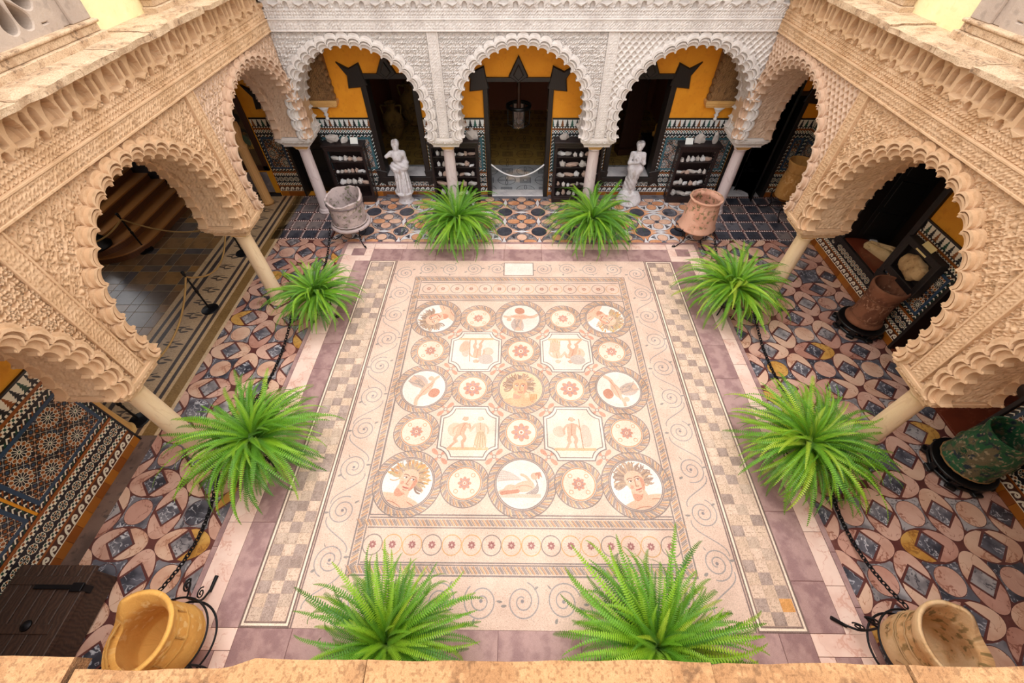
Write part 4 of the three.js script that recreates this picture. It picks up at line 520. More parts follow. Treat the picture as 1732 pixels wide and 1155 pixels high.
{ // left wall: a tiled pier near the camera, then a wide opening to the stair hall
  const W = wallWith('wall_left_gallery', [-6.25, 0, -5], PI / 2, -5.5, -1.66, [], ochre, 1.0); dado(W, -5.4, -1.67, warmT, [[-5.4, -3.16], [-3.12, -1.67]]);
  obj('tile_edge', box(-1.68, -1.655, 0, 2.1, -0.05, 0.035), warmT.black, W); obj('lintel_beam', box(-1.66, 5.95, 3.7, TOP, -1.0, 0), darkWood, W);
  const K = obj('jamb_column', lathe([[0.17, 0], [0.17, 0.06], [0.14, 0.1], [0.125, 0.5], [0.12, 1.8], [0.15, 1.83], [0.13, 1.88], [0.17, 2.05], [0.17, 2.4]], 24), capGold, W); K.position.set(-1.55, 0, -0.3); 
}
const plainBox = (name, a, m) => { const W = struct(name); obj('plaster', box(...a), m, W); return W; };
// stair hall on the left
plainBox('wall_hall_near', [-11.7, -7.2, 0, TOP, -3.36, -3.1], roomDark); 
{ const W = wallWith('wall_hall_left', [-11.4, 0, -7], PI / 2, -3.9, 4.2, [[0.4, 2.6, 1.5, 3.6]], roomDark); }
const stepWood = mat({ map: woodTex([110, 68, 42], [84, 50, 30]), roughness: 0.3 }), nosingWood = mat({ color: '#a06a38', roughness: 0.3 });
const hallTile = [[142, 106, 70], [124, 94, 68], [106, 90, 78], [152, 112, 68], [96, 86, 84]].map((c) => mat({ map: plasterTex(c, c.map((x) => x * 0.86), c.map((x) => x * 1.12)), roughness: 0.22 })), grout = mat({ color: '#a8916c', roughness: 0.5 });
{
  const F = struct('floor_hall'); obj('mortar_bed', box(-11.4, -7.42, -0.06, -0.004, -11, -3.3), grout, F);
  const p = 0.66, big = 0.44, j = 0.014, geo = {}; for (const [k, w, d] of [['bb', big, big], ['bs', big, p - big], ['sb', p - big, big], ['ss', p - big, p - big]]) geo[k] = slabGeo([[0, 0], [w - j, 0], [w - j, d - j], [0, d - j]], null, 0.012);
  for (let x = -7.42 - p, i = 0; x > -11.4; x -= p, i++) for (let z = -10.9; z < -3.5; z += p) for (const [k, dx, dz] of [['bb', 0, 0], ['bs', 0, big], ['sb', big, 0], ['ss', big, big]]) { if (x + dx < -10.2 && z > -8) continue; obj('floor_tile', geo[k], pick(hallTile), F).position.set(x + dx, 0, z + dz); }
  // mosaic bands at the edge of the hall
  const band = mat({ map: canvas(1024, 128, (g, w, h) => { const c = [['#c9a87e', 0, 10], ['#4a3f3c', 10, 16], ['#c9a87e', 16, 24], ['#4a3f3c', 24, 32], ['#bfa07c', 32, 78], ['#4a3f3c', 78, 84], ['#c9a87e', 84, 92], ['#4a3f3c', 92, 98], ['#c9a87e', 98, 104], ['#8a6a3e', 104, 122], ['#cfb28c', 122, 128]]; for (const [k, a, b] of c) { g.fillStyle = k; g.fillRect(0, a, w, b - a); } g.strokeStyle = '#54463c'; g.fillStyle = '#54463c'; g.lineWidth = 3; for (let i = 0; i < 10; i++) { const x = (i + 0.5) * w / 10; g.beginPath(); g.moveTo(x - 24, 64); g.quadraticCurveTo(x, 40, x + 24, 58); g.stroke(); for (const [a, b] of [[-14, 50], [4, 46], [18, 60], [-2, 66]]) { g.beginPath(); g.ellipse(x + a, b, 9, 5, a, 0, 7); g.fill(); } } tess(g, w, h, 22); }, 1 / 4, 1), roughness: 0.4 });
  const g = box(-7.42, -5.98, -0.05, 0, -10.95, -3.4), u = g.attributes.uv, q = g.attributes.position; for (let i = 0; i < q.count; i++) u.setXY(i, q.getZ(i), (-5.98 - q.getX(i)) / 1.44); obj('mosaic_band', g, band, F);
  const g2 = box(-6.25, -5.98, -0.05, 0, -3.4, 0.5); obj('stone_strip', g2, mat({ map: plasterTex([118, 94, 82], [86, 68, 60], [60, 50, 46]), roughness: 0.6 }), F);
  for (let k = 0; k < 7; k++) { // steps rising to the left, rounded at their near end
    const x1 = -8.95 - k * 0.36, z1 = -8.25 + k * 0.06, s = new THREE.Shape(); s.moveTo(-13, 11.0); s.lineTo(x1, 11.0); s.lineTo(x1, -z1 + 0.7); s.bezierCurveTo(x1, -z1, x1 - 0.2, -z1 - 0.35, x1 - 1.0, -z1 - 0.42); s.lineTo(-13, -z1 - 0.42); s.closePath();
    const st = obj('step', boxUV(new THREE.ExtrudeGeometry(s, { depth: 0.15, bevelEnabled: false, curveSegments: 14 }).rotateX(-PI / 2).translate(0, k * 0.17, 0)), stepWood, F), t = new THREE.ExtrudeGeometry(s, { depth: 0.02, bevelEnabled: true, bevelSize: 0.015, bevelThickness: 0.01, bevelSegments: 2, curveSegments: 14 }).rotateX(-PI / 2).translate(0, k * 0.17 + 0.14, 0);
    obj('nosing', boxUV(t), nosingWood, st);
  }
}
// rooms behind the rear wall
plainBox('wall_room_left', [-4.9, -4.6, 0, TOP, -17, -11.25], roomWall); plainBox('wall_room_right', [5.0, 5.3, 0, TOP, -17, -11.25], roomWall); plainBox('wall_room_back', [-4.9, 5.3, 0, TOP, -17.3, -17], roomWall);
plainBox('wall_closet', [5.3, 8.3, 0, TOP, -13.3, -13], roomDark); plainBox('wall_closet_side', [8.0, 8.3, 0, TOP, -13, -11.2], roomDark);
plainBox('wall_right_room', [9.2, 9.5, 0, TOP, -8.6, -2.6], roomDark); plainBox('wall_right_room_far', [7.65, 9.2, 0, TOP, -8.6, -8.3], roomDark); plainBox('wall_right_room_near', [7.65, 9.2, 0, TOP, -3.2, -2.9], roomDark);
const roomMosaic = (base, ink, kind) => mat({ map: canvas(1024, 1024, (g, w, h) => { g.fillStyle = base; g.fillRect(0, 0, w, h); g.strokeStyle = ink; g.lineWidth = 7; const n = 4, s = w / n; for (let i = 0; i < n; i++) for (let j = 0; j < n; j++) { const x = (i + 0.5) * s, y = (j + 0.5) * s; if ((i + j) & 1) { for (let k = 0; k < 4; k++) { const r = s * (0.1 + k * 0.06); g.strokeRect(x - r, y - r, 2 * r, 2 * r); } } else { for (let k = 0; k < 4; k++) { g.save(); g.translate(x, y); g.rotate(k * PI / 2); g.beginPath(); g.moveTo(0, 0); g.quadraticCurveTo(s * 0.28, -s * 0.12, s * 0.5, 0); g.quadraticCurveTo(s * 0.28, s * 0.12, 0, 0); g.stroke(); g.restore(); } g.beginPath(); g.arc(x, y, s * 0.47, 0, 7); g.stroke(); } } tess(g, w, h, 30); }, 1 / 2.2), roughness: 0.4 });
const rmA = roomMosaic('#b9bcc0', '#3c4148'), rmB = roomMosaic('#a98c4c', '#4f3c1e');  // one floor: grey daylight in front, gold lamplight behind, painted as base colours
{ const F = struct('floor_rooms'); obj('mosaic_panel', box(-4.6, 5.0, -0.06, 0, -12.75, -10.95), rmA, F); obj('mosaic_panel', box(-4.6, 5.0, -0.06, 0, -17, -12.75), rmB, F); obj('step', rbox(-0.68, 0.76, -0.03, 0.03, -11.25, -10.93, 0.008), marbleWhite, F); obj('plaster', box(5.3, 8, -0.06, 0, -13, -10.95), slate[2], F); obj('plaster', box(7.66, 9.2, -0.06, -0.03, -8.3, -3.2), roomDark, F); }
// ceilings and outer shell
{ const C = struct('ceiling'), cm = mat({ map: woodTex([96, 62, 36], [64, 40, 24]), roughness: 0.7 }); for (const a of [[-11.7, XL - 0.2, TOP, TOP + 0.2, -11.25, 0.7], [XR + 0.2, 9.5, TOP, TOP + 0.2, -11.25, 0.7], [XL, XR, TOP, TOP + 0.2, -17.3, ZB - 0.2], [XR, 8.3, TOP, TOP + 0.2, -13.3, -11.2], [-11.7, -4.9, TOP, TOP + 0.2, -11.3, -11.1]]) obj('ceiling_board', box(...a), cm, C); }
plainBox('wall_front_left', [-6.3, XL + 0.3, 0, TOP, 0.5, 0.7], ochre); plainBox('wall_front_right', [XR - 0.3, 7.6, 0, TOP, 0.5, 0.7], ochre);
plainBox('ground', [-14, 12, -0.4, -0.07, -20, 8], roomDark);

// ---------- ferns ----------
function frondGeo(e0, droop, len, w = 0.042) { // one pinnate frond: stem and paired leaflets along an arching midrib in the x, y plane
  const n = 44, P = [], I = [], mid = []; let x = 0, y = 0, e = e0;
  for (let i = 0; i <= n; i++) { mid.push([x, y, e]); const t = i / n, ds = len / n; x += cos(e) * ds; y += sin(e) * ds; e -= droop / n * (0.35 + 1.3 * t); }
  const add = (a, b, c) => { const k = P.length / 3; P.push(...a, ...b, ...c); I.push(k, k + 1, k + 2); };
  for (let i = 2; i < n; i++) {
    const t = i / n, [cx, cy, ce] = mid[i], tx = cos(ce), ty = sin(ce), nx = -ty, ny = tx, l = w * (t < 0.14 ? 0.5 + t * 3.5 : pow(1 - ((t - 0.14) / 0.86) ** 2.2, 0.6)) * (0.92 + 0.16 * hash(i, 7)), hw = len / n * 0.36;
    for (const s of [-1, 1]) { const lift = 0.22 + 0.2 * hash(i, s + 3), q = 0.25, T = [cx + tx * l * q + nx * l * lift, cy + ty * l * q + ny * l * lift, s * l], A = [cx - tx * hw, cy - ty * hw, 0], B = [cx + tx * hw, cy + ty * hw, 0], M = [cx + tx * (hw * 1.2 + l * 0.14) + nx * l * lift * 0.6, cy + ty * (hw * 1.2 + l * 0.14) + ny * l * lift * 0.6, s * l * 0.6]; add(A, B, M); add(A, M, T); }
  }
  for (let i = 0; i < n; i += 2) { const [ax, ay] = mid[i], [bx, by] = mid[min(n, i + 2)], r = 0.005 * (1 - i / n) + 0.0012; for (const [p, q] of [[[0, 1], [0.87, -0.5]], [[0.87, -0.5], [-0.87, -0.5]], [[-0.87, -0.5], [0, 1]]]) { add([ax, ay + p[1] * r, p[0] * r], [bx, by + p[1] * r, p[0] * r], [bx, by + q[1] * r, q[0] * r]); add([ax, ay + p[1] * r, p[0] * r], [bx, by + q[1] * r, q[0] * r], [ax, ay + q[1] * r, q[0] * r]); } }
  const g = new THREE.BufferGeometry(); g.setAttribute('position', new THREE.Float32BufferAttribute(P, 3)); g.setIndex(I); g.computeVertexNormals(); return g;
}
const FRONDS = [[1.45, 1.2, 0.75], [1.3, 1.5, 0.95], [1.12, 1.75, 1.15], [0.95, 1.85, 1.25], [0.8, 1.8, 1.3], [0.6, 1.6, 1.25], [0.4, 1.5, 1.15], [0.2, 1.3, 1.0]].map((a) => [frondGeo(...a), frondGeo(a[0] - 0.12, a[1] * 1.25, a[2] * 0.94, 0.046), frondGeo(a[0] + 0.06, a[1] * 0.8, a[2] * 0.86, 0.038)]);
const stoneGrey = mat({ map: plasterTex([120, 112, 108], [92, 86, 84], [74, 70, 70]), bumpMap: grain, bumpScale: 0.006 });
const potGeo = lathe([[0.001, 0], [0.16, 0], [0.17, 0.03], [0.2, 0.2], [0.215, 0.22], [0.215, 0.27], [0.195, 0.27], [0.18, 0.2], [0.001, 0.2]], 28);
function fern(x, y, z, n, size, label, standLabel, bias = 0, warm = 0) {
  const t = thing('potted_fern', label, 'fern', [x, y, z], rnd() * 6); obj('pot', potGeo, stoneGrey, t).position.y = -0.27;
  for (let i = 0; i < n; i++) {
    const u = (i + 0.5) / n, k = min(7, floor(pow(u, 0.8 - bias) * 8)), f = obj('frond', pick(FRONDS[k]), pick([leafMats[0], leafMats[0], leafMats[1], leafMats[2], warm > rnd() ? leafMats[3] : leafMats[1], rnd() < 0.3 ? leafMats[4] : leafMats[2]]), t), a = i * 2.39996 + rr(-0.5, 0.5), s = size * rr(0.7, 1.12);
    f.position.set(0.07 * cos(a) * u, -0.02, -0.07 * sin(a) * u); f.rotation.order = 'YXZ'; f.rotation.set(rr(-0.5, 0.5), a, rr(-0.25, 0.16)); f.scale.set(s, s, s * rr(0.9, 1.15));
  }
  ironStand('plant_stand', [x, 0, z], 0.2, y - 0.26, 3, standLabel, rnd() * 6);
}
function ironStand(name, pos, r, h, legs, label, turn = 0, spread = 1.35) {
  const t = thing(name, label, 'stand', pos, turn); const tor = (R, y, q = 0.012) => new THREE.TorusGeometry(R, q, 6, 40).rotateX(PI / 2).translate(0, y, 0);
  obj('ring', tor(r, h - 0.012), iron, t); obj('ring', tor(r * 0.7, h * 0.45, 0.008), iron, t);
  for (let i = 0; i < legs; i++) {
    const a = i / legs * 2 * PI, c = cos(a), s = sin(a), q = (k, y) => [c * r * k, y, s * r * k];
    const g = obj('leg', [tube([q(1.05, h + 0.03), q(1.0, h * 0.8), q(0.72, h * 0.45), q(0.95, h * 0.18), q(spread, 0.012)], 0.013, 24, 6)], iron, t);
    obj('scroll', [spiral(q(spread + 0.1, 0.045), [c, 0, s], [0, 1, 0], 0.045, 1.2, 0.009), spiral(q(0.98, h * 0.62), [c, 0, s], [0, 1, 0], 0.05, 1.4, 0.007), spiral(q(1.16, h + 0.03), [c, 0, s], [0, 1, 0], 0.04, 1.3, 0.008)], iron, g);
  }
  return t;
}
fern(-1.42, 0.6, -8.9, 250, 1.12, 'drooping green fern before the rear column left of the central doorway', 'iron stand under the fern left of the central doorway', 0.42);
fern(1.86, 0.6, -8.95, 230, 1.1, 'drooping bright green fern before the rear column right of the central doorway', 'iron stand under the fern right of the central doorway', 0.42);
fern(4.4, 0.6, -6.48, 270, 1.04, 'round light green fern at the foot of the farther right arcade column', 'iron stand under the round fern at the farther right column', 0.1, 0.5);
fern(4.38, 0.6, -3.02, 290, 1.02, 'wide yellowish green fern at the foot of the nearer right arcade column', 'iron stand under the wide fern at the nearer right column', 0.1, 0.7);
fern(-3.98, 0.62, -6.2, 270, 0.85, 'compact dark green fern at the foot of the farther left arcade column', 'iron stand under the compact fern at the farther left column', 0.1);
fern(-3.92, 0.62, -3.02, 295, 1.0, 'large feathery green fern at the foot of the nearer left arcade column', 'iron stand under the large fern at the nearer left column', 0.1);
fern(-1.42, 0.6, -0.53, 270, 0.98, 'large green fern just below the coping, left of the two nearest ferns', 'iron stand under the nearest fern on the left', -0.15, 0.3);
fern(1.58, 0.6, -0.52, 280, 1.05, 'large green fern just below the coping, right of the two nearest ferns', 'iron stand under the nearest fern on the right', -0.15, 0.4);

// ---------- clay jars ----------
function jar(profile, wall, cut, seg = 56) { // outer profile [r, y] upwards, an inner wall, and an optional broken rim cut(angle) -> highest y
  const top = profile[profile.length - 1], inn = profile.slice().reverse().map(([r, y]) => [max(0.001, r - wall), max(y, profile[0][1] + wall)]), pts = [[0.001, profile[0][1]], ...profile, [top[0] - wall / 2, top[1] + wall * 0.3], ...inn, [0.001, profile[0][1] + wall]], g = lathe(pts, seg), p = g.attributes.position;
  if (cut) for (let i = 0; i < p.count; i++) { const a = atan2(p.getZ(i), p.getX(i)), c = cut(a); if (p.getY(i) > c) p.setY(i, c + (p.getY(i) - c) * 0.02); }
  const u = g.attributes.uv; for (let i = 0; i < u.count; i++) u.setXY(i, u.getX(i) * 3, p.getY(i) * 1.2); g.computeVertexNormals(); const N = g.attributes.normal; for (let i = 0; i < p.count; i++) if (hypot(p.getX(i), p.getZ(i)) < 0.003) N.setXYZ(i, 0, p.getY(i) > profile[0][1] + wall / 2 ? 1 : -1, 0); return g;
}
const bead = (r, y, q = 0.016) => { const g = new THREE.TorusGeometry(r, q, 8, 56).rotateX(PI / 2).translate(0, y, 0), p = g.attributes.position; for (let i = 0; i < p.count; i++) { const a = atan2(p.getZ(i), p.getX(i)), k = 1 + 0.012 * sin(a * 40); p.setXYZ(i, p.getX(i) * k, p.getY(i) + 0.004 * sin(a * 23), p.getZ(i) * k); } return g; };
{
  const grey = pottery([196, 178, 174], [164, 148, 146], [110, 108, 84], 6), dark = pottery([120, 104, 104], [94, 82, 84], [150, 138, 130], 6);
  const t = thing('broken_urn', 'greyish pink stone urn with a jagged broken rim on an iron tripod', 'urn', [-4.02, 0.42, -8.94]);
  obj('body', jar([[0.3, 0], [0.34, 0.03], [0.38, 0.1], [0.39, 0.12], [0.395, 0.3], [0.4, 0.5], [0.41, 0.66], [0.43, 0.7], [0.42, 0.82]], 0.045, (a) => 0.66 + 0.13 * fbm(a * 2.2 + 9, 1.5) + 0.14 * ss(0.5, 0.1, abs(a + 0.55)) - 0.05 * cos(a - 1.6)), grey, t);
  obj('foot_moulding', [bead(0.43, 0.05, 0.045), bead(0.4, 0.12, 0.016)], grey, t); obj('rim_band', bead(0.415, 0.6, 0.014), dark, t);
  ironStand('urn_stand', [-4.02, 0, -8.94], 0.4, 0.42, 3, 'iron tripod with splayed legs under the broken urn', -0.9, 1.3);
  const clay = pottery([222, 172, 146], [204, 148, 122], [128, 112, 76], 4);
  const u = thing('clay_urn', 'tapered pinkish clay urn with a rolled rim on a scrolled iron stand', 'urn', [4.36, 0.42, -8.86]);
  obj('body', jar([[0.36, 0], [0.42, 0.02], [0.435, 0.06], [0.4, 0.12], [0.385, 0.3], [0.365, 0.5], [0.335, 0.66], [0.32, 0.7], [0.345, 0.74], [0.355, 0.78]], 0.035), clay, u); obj('rim', bead(0.345, 0.775, 0.028), clay, u); obj('groove_band', bead(0.335, 0.64, 0.01), clay, u);
  ironStand('urn_stand', [4.36, 0, -8.86], 0.36, 0.42, 4, 'scrolled iron stand under the tapered clay urn', 0.5, 1.5);
  const tan = pottery([196, 142, 74], [178, 124, 60], [206, 160, 100], 5);
  const c = thing('clay_jar', 'tall tan clay jar with a wide collar in the rear right corner', 'jar', [6.95, 0.5, -10.1]);
  obj('body', jar([[0.2, 0], [0.25, 0.03], [0.27, 0.2], [0.26, 0.5], [0.235, 0.66], [0.22, 0.7], [0.25, 0.78], [0.29, 0.9], [0.29, 0.94]], 0.03), tan, c); obj('collar_band', bead(0.232, 0.68, 0.012), tan, c);
  ironStand('jar_stand', [6.95, 0, -10.1], 0.3, 0.5, 3, 'iron tripod with a wide hoop under the tan jar in the rear right corner', 0.3, 1.5);
  const brown = pottery([136, 86, 58], [112, 66, 42], [168, 122, 92], 5);
  const d = thing('clay_jar', 'dark brown clay jar with a flared mouth before the tiled right wall', 'jar', [6.96, 0.22, -5.96]);
  obj('body', jar([[0.24, 0], [0.32, 0.01], [0.335, 0.05], [0.31, 0.09], [0.28, 0.14], [0.275, 0.4], [0.265, 0.62], [0.27, 0.68], [0.3, 0.76], [0.32, 0.86], [0.315, 0.9]], 0.035), brown, d); obj('raised_band', [bead(0.275, 0.16, 0.014), bead(0.275, 0.6, 0.012)], brown, d);
  const w = thing('wooden_stand', 'low black carved wooden stand under the dark brown jar', 'stand', [6.96, 0, -5.96]); carved(w, 0.42, 0.21);
  const glaze = mat({ map: tex(512, 512, (x, y) => { const n = fbm(x * 6, y * 6, 6, 5), m = fbm(x * 10 + 4, y * 10, 10, 4); let k = mix([38, 104, 62], [122, 110, 78], ss(0.42, 0.58, n)); k = mix(k, [34, 52, 66], ss(0.6, 0.72, m)); k = mix(k, [176, 158, 124], ss(0.62, 0.74, fbm(x * 18, y * 18, 18, 3))); return k; }, 1), bumpMap: grain, bumpScale: 0.02, roughness: 0.3 });
  const e = thing('glazed_jar', 'green glazed jar with worn relief on a black wooden stand', 'jar', [6.94, 0.22, -2.92]);
  obj('body', jar([[0.26, 0], [0.33, 0.02], [0.35, 0.06], [0.34, 0.1], [0.345, 0.3], [0.33, 0.55], [0.3, 0.66], [0.285, 0.7], [0.3, 0.78], [0.31, 0.86]], 0.035), glaze, e); obj('foot_band', bead(0.345, 0.05, 0.016), pottery([170, 130, 80], [140, 110, 70], [90, 90, 60]), e);
  for (let i = 0; i < 6; i++) { const a = i / 6 * 2 * PI, m = obj('relief_boss', new THREE.SphereGeometry(0.07, 12, 8).scale(1, 1, 0.35), glaze, e); m.position.set(0.338 * cos(a), 0.36, 0.338 * sin(a)); m.rotation.y = PI / 2 - a; }
  carved(thing('wooden_stand', 'low black carved wooden stand under the green glazed jar', 'stand', [6.94, 0, -2.92]), 0.44, 0.21);
  const och = pottery([228, 172, 88], [216, 156, 74], [232, 190, 124], 4);
  const f = thing('broken_jar', 'ochre clay jar with a wide broken mouth in the near left corner', 'jar', [-4.06, 0.22, -0.55], 0); f.scale.y = 0.93;
  obj('body', jar([[0.28, 0], [0.36, 0.03], [0.385, 0.08], [0.39, 0.2], [0.375, 0.36], [0.355, 0.52], [0.345, 0.62], [0.36, 0.7], [0.41, 0.8], [0.42, 0.84]], 0.05, (a) => 0.82 + 0.03 * fbm(a * 3, 4) - 0.3 * ss(0.1, 0.85, cos(a - 2.6))), och, f);
  obj('raised_band', [bead(0.365, 0.42, 0.014), bead(0.345, 0.6, 0.014), bead(0.38, 0.1, 0.012)], och, f); for (let i = 0; i < 8; i++) { const a = i / 8 * 2 * PI; obj('raised_rib', tube([0.43, 0.5, 0.59].map((y) => [0.362 * cos(a) * (1 - (y - 0.43) * 0.1), y, 0.362 * sin(a) * (1 - (y - 0.43) * 0.1)]), 0.011, 8, 5), och, f); }
  hoopStand([-4.02, 0, -0.56], 0.43, 'black iron hoop stand around the ochre broken jar', 0);
  const pale = pottery([224, 188, 142], [204, 156, 104], [136, 110, 66], 4);
  const h = thing('broken_jar', 'pale weathered clay jar with a broken mouth in the near right corner', 'jar', [4.68, 0.22, -0.54], 0); h.scale.y = 0.95;
  obj('body', jar([[0.3, 0], [0.35, 0.03], [0.37, 0.12], [0.365, 0.3], [0.35, 0.45], [0.34, 0.56], [0.36, 0.62], [0.395, 0.7], [0.41, 0.8]], 0.05, (a) => 0.77 + 0.05 * fbm(a * 3 + 2, 4) - 0.2 * ss(0.2, 0.9, cos(a - 0.5))), pale, h); obj('raised_band', [bead(0.352, 0.5, 0.012), bead(0.36, 0.36, 0.01), bead(0.365, 0.33, 0.01)], pale, h); for (let i = 0; i < 7; i++) { const a = i / 7 * 2 * PI; obj('incised_loop', tube([[0, 0.2], [0.1, 0.27], [0.2, 0.2]].map(([q, y]) => [0.374 * cos(a + q), y, 0.374 * sin(a + q)]), 0.008, 10, 5), pale, h); }
  hoopStand([4.62, 0, -0.54], 0.4, 'twisted black iron scroll stand around the pale broken jar', PI);
}
function carved(t, r, h) { obj('top', lathe([[0.001, h - 0.05], [r * 0.9, h - 0.05], [r, h - 0.04], [r, h - 0.01], [r * 0.95, h], [0.001, h]], 32), blackWood, t); for (let i = 0; i < 8; i++) { const a = i / 8 * 2 * PI, m = obj('foot', boxUV(merge([rbox(-0.05, 0.05, 0, h - 0.03, -0.05, 0.05, 0.015), rbox(-0.07, 0.07, 0.02, 0.08, -0.06, 0.1, 0.02)])), blackWood, t); m.position.set(r * 0.88 * cos(a), 0, r * 0.88 * sin(a)); m.rotation.y = PI / 2 - a; } obj('rim', new THREE.TorusGeometry(r * 0.95, 0.03, 6, 8).rotateX(PI / 2).translate(0, 0.06, 0), blackWood, t); }
function hoopStand(pos, r, label, turn) {
  const t = thing('jar_stand', label, 'stand', pos, turn), tor = (R, y, q) => new THREE.TorusGeometry(R, q, 6, 48).rotateX(PI / 2).translate(0, y, 0);
  obj('hoop', tor(r, 0.42, 0.012), iron, t); obj('hoop', tor(r * 0.98, 0.2, 0.013), iron, t);
  for (let i = 0; i < 3; i++) { const a = i / 3 * 2 * PI + 0.55, c = cos(a), s = sin(a), q = (k, y) => [c * k, y, s * k], g = obj('leg', [tube([q(r, 0.42), q(r * 1.0, 0.24), q(r * 1.08, 0.1), q(r * 1.45, 0.015)], 0.014, 24, 6), rod(q(r * 1.3, 0.02), q(r * 1.75, 0.02), 0.02, 0.024)], iron, t); obj('scroll', [spiral(q(r + 0.11, 0.5), [c, 0, s], [0, 1, 0], 0.075, 1.6, 0.011), spiral(q(r * 1.2, 0.19), [c, 0, s], [0, 1, 0], 0.07, 1.5, 0.009), tube([q(r, 0.42), q(r + 0.05, 0.43), q(r + 0.185, 0.5)], 0.011, 10, 5)], iron, g); }
}

// ---------- statues ----------
function sdfMesh(bones, k, half, cen, res = 96, warp) { // bones [a, b, ra, rb]; smooth union meshed by marching cubes
  const mc = new MarchingCubes(res, new THREE.MeshStandardMaterial(), false, false, 400000); mc.isolation = 0; const f = mc.field, h = res / 2;
  for (let z = 0; z < res; z++) for (let y = 0; y < res; y++) for (let x = 0; x < res; x++) {
    const p = [cen[0] + (x - h) / h * half[0], cen[1] + (y - h) / h * half[1], cen[2] + (z - h) / h * half[2]]; let d = 9;
    for (const [a, b, ra, rb, flat] of bones) {
      const dx = b[0] - a[0], dy = b[1] - a[1], dz = b[2] - a[2], L = dx * dx + dy * dy + dz * dz || 1e-6, t = clamp(((p[0] - a[0]) * dx + (p[1] - a[1]) * dy + (p[2] - a[2]) * dz) / L);
      const q = hypot(p[0] - a[0] - dx * t, p[1] - a[1] - dy * t, (p[2] - a[2] - dz * t) * (flat ?? 1)) - lerp(ra, rb, t), m = clamp(0.5 + 0.5 * (d - q) / k); d = lerp(d, q, m) - k * m * (1 - m);
    }
    if (warp) d += warp(p); f[x + y * res + z * res * res] = -d;
  }
  mc.update(); const n = mc.count, P = new Float32Array(mc.positionArray.subarray(0, n * 3)); for (let i = 0; i < n; i++) { P[i * 3] = cen[0] + P[i * 3] * half[0]; P[i * 3 + 1] = cen[1] + P[i * 3 + 1] * half[1]; P[i * 3 + 2] = cen[2] + P[i * 3 + 2] * half[2]; }
  const g = new THREE.BufferGeometry(); g.setAttribute('position', new THREE.BufferAttribute(P, 3)); const N = new Float32Array(n * 3); // normals from the shared corners
  const acc = new Map(), key = (i) => [0, 1, 2].map((c) => Math.round(P[i * 3 + c] * 20000)).join();
  const A = new THREE.Vector3(), B = new THREE.Vector3(), C = new THREE.Vector3(); let flip = 1;
  for (let i = 0; i < n; i += 3) { A.fromArray(P, i * 3); B.fromArray(P, i * 3 + 3).sub(A); C.fromArray(P, i * 3 + 6).sub(A); B.cross(C); for (let j = 0; j < 3; j++) { const q = key(i + j), v = acc.get(q) ?? acc.set(q, [0, 0, 0]).get(q); v[0] += B.x; v[1] += B.y; v[2] += B.z; } }
  for (let i = 0; i < n; i++) { const v = acc.get(key(i)), l = hypot(...v) || 1; for (let c = 0; c < 3; c++) N[i * 3 + c] = v[c] / l; }
  g.setAttribute('normal', new THREE.BufferAttribute(N, 3)); return boxUV(g);
}
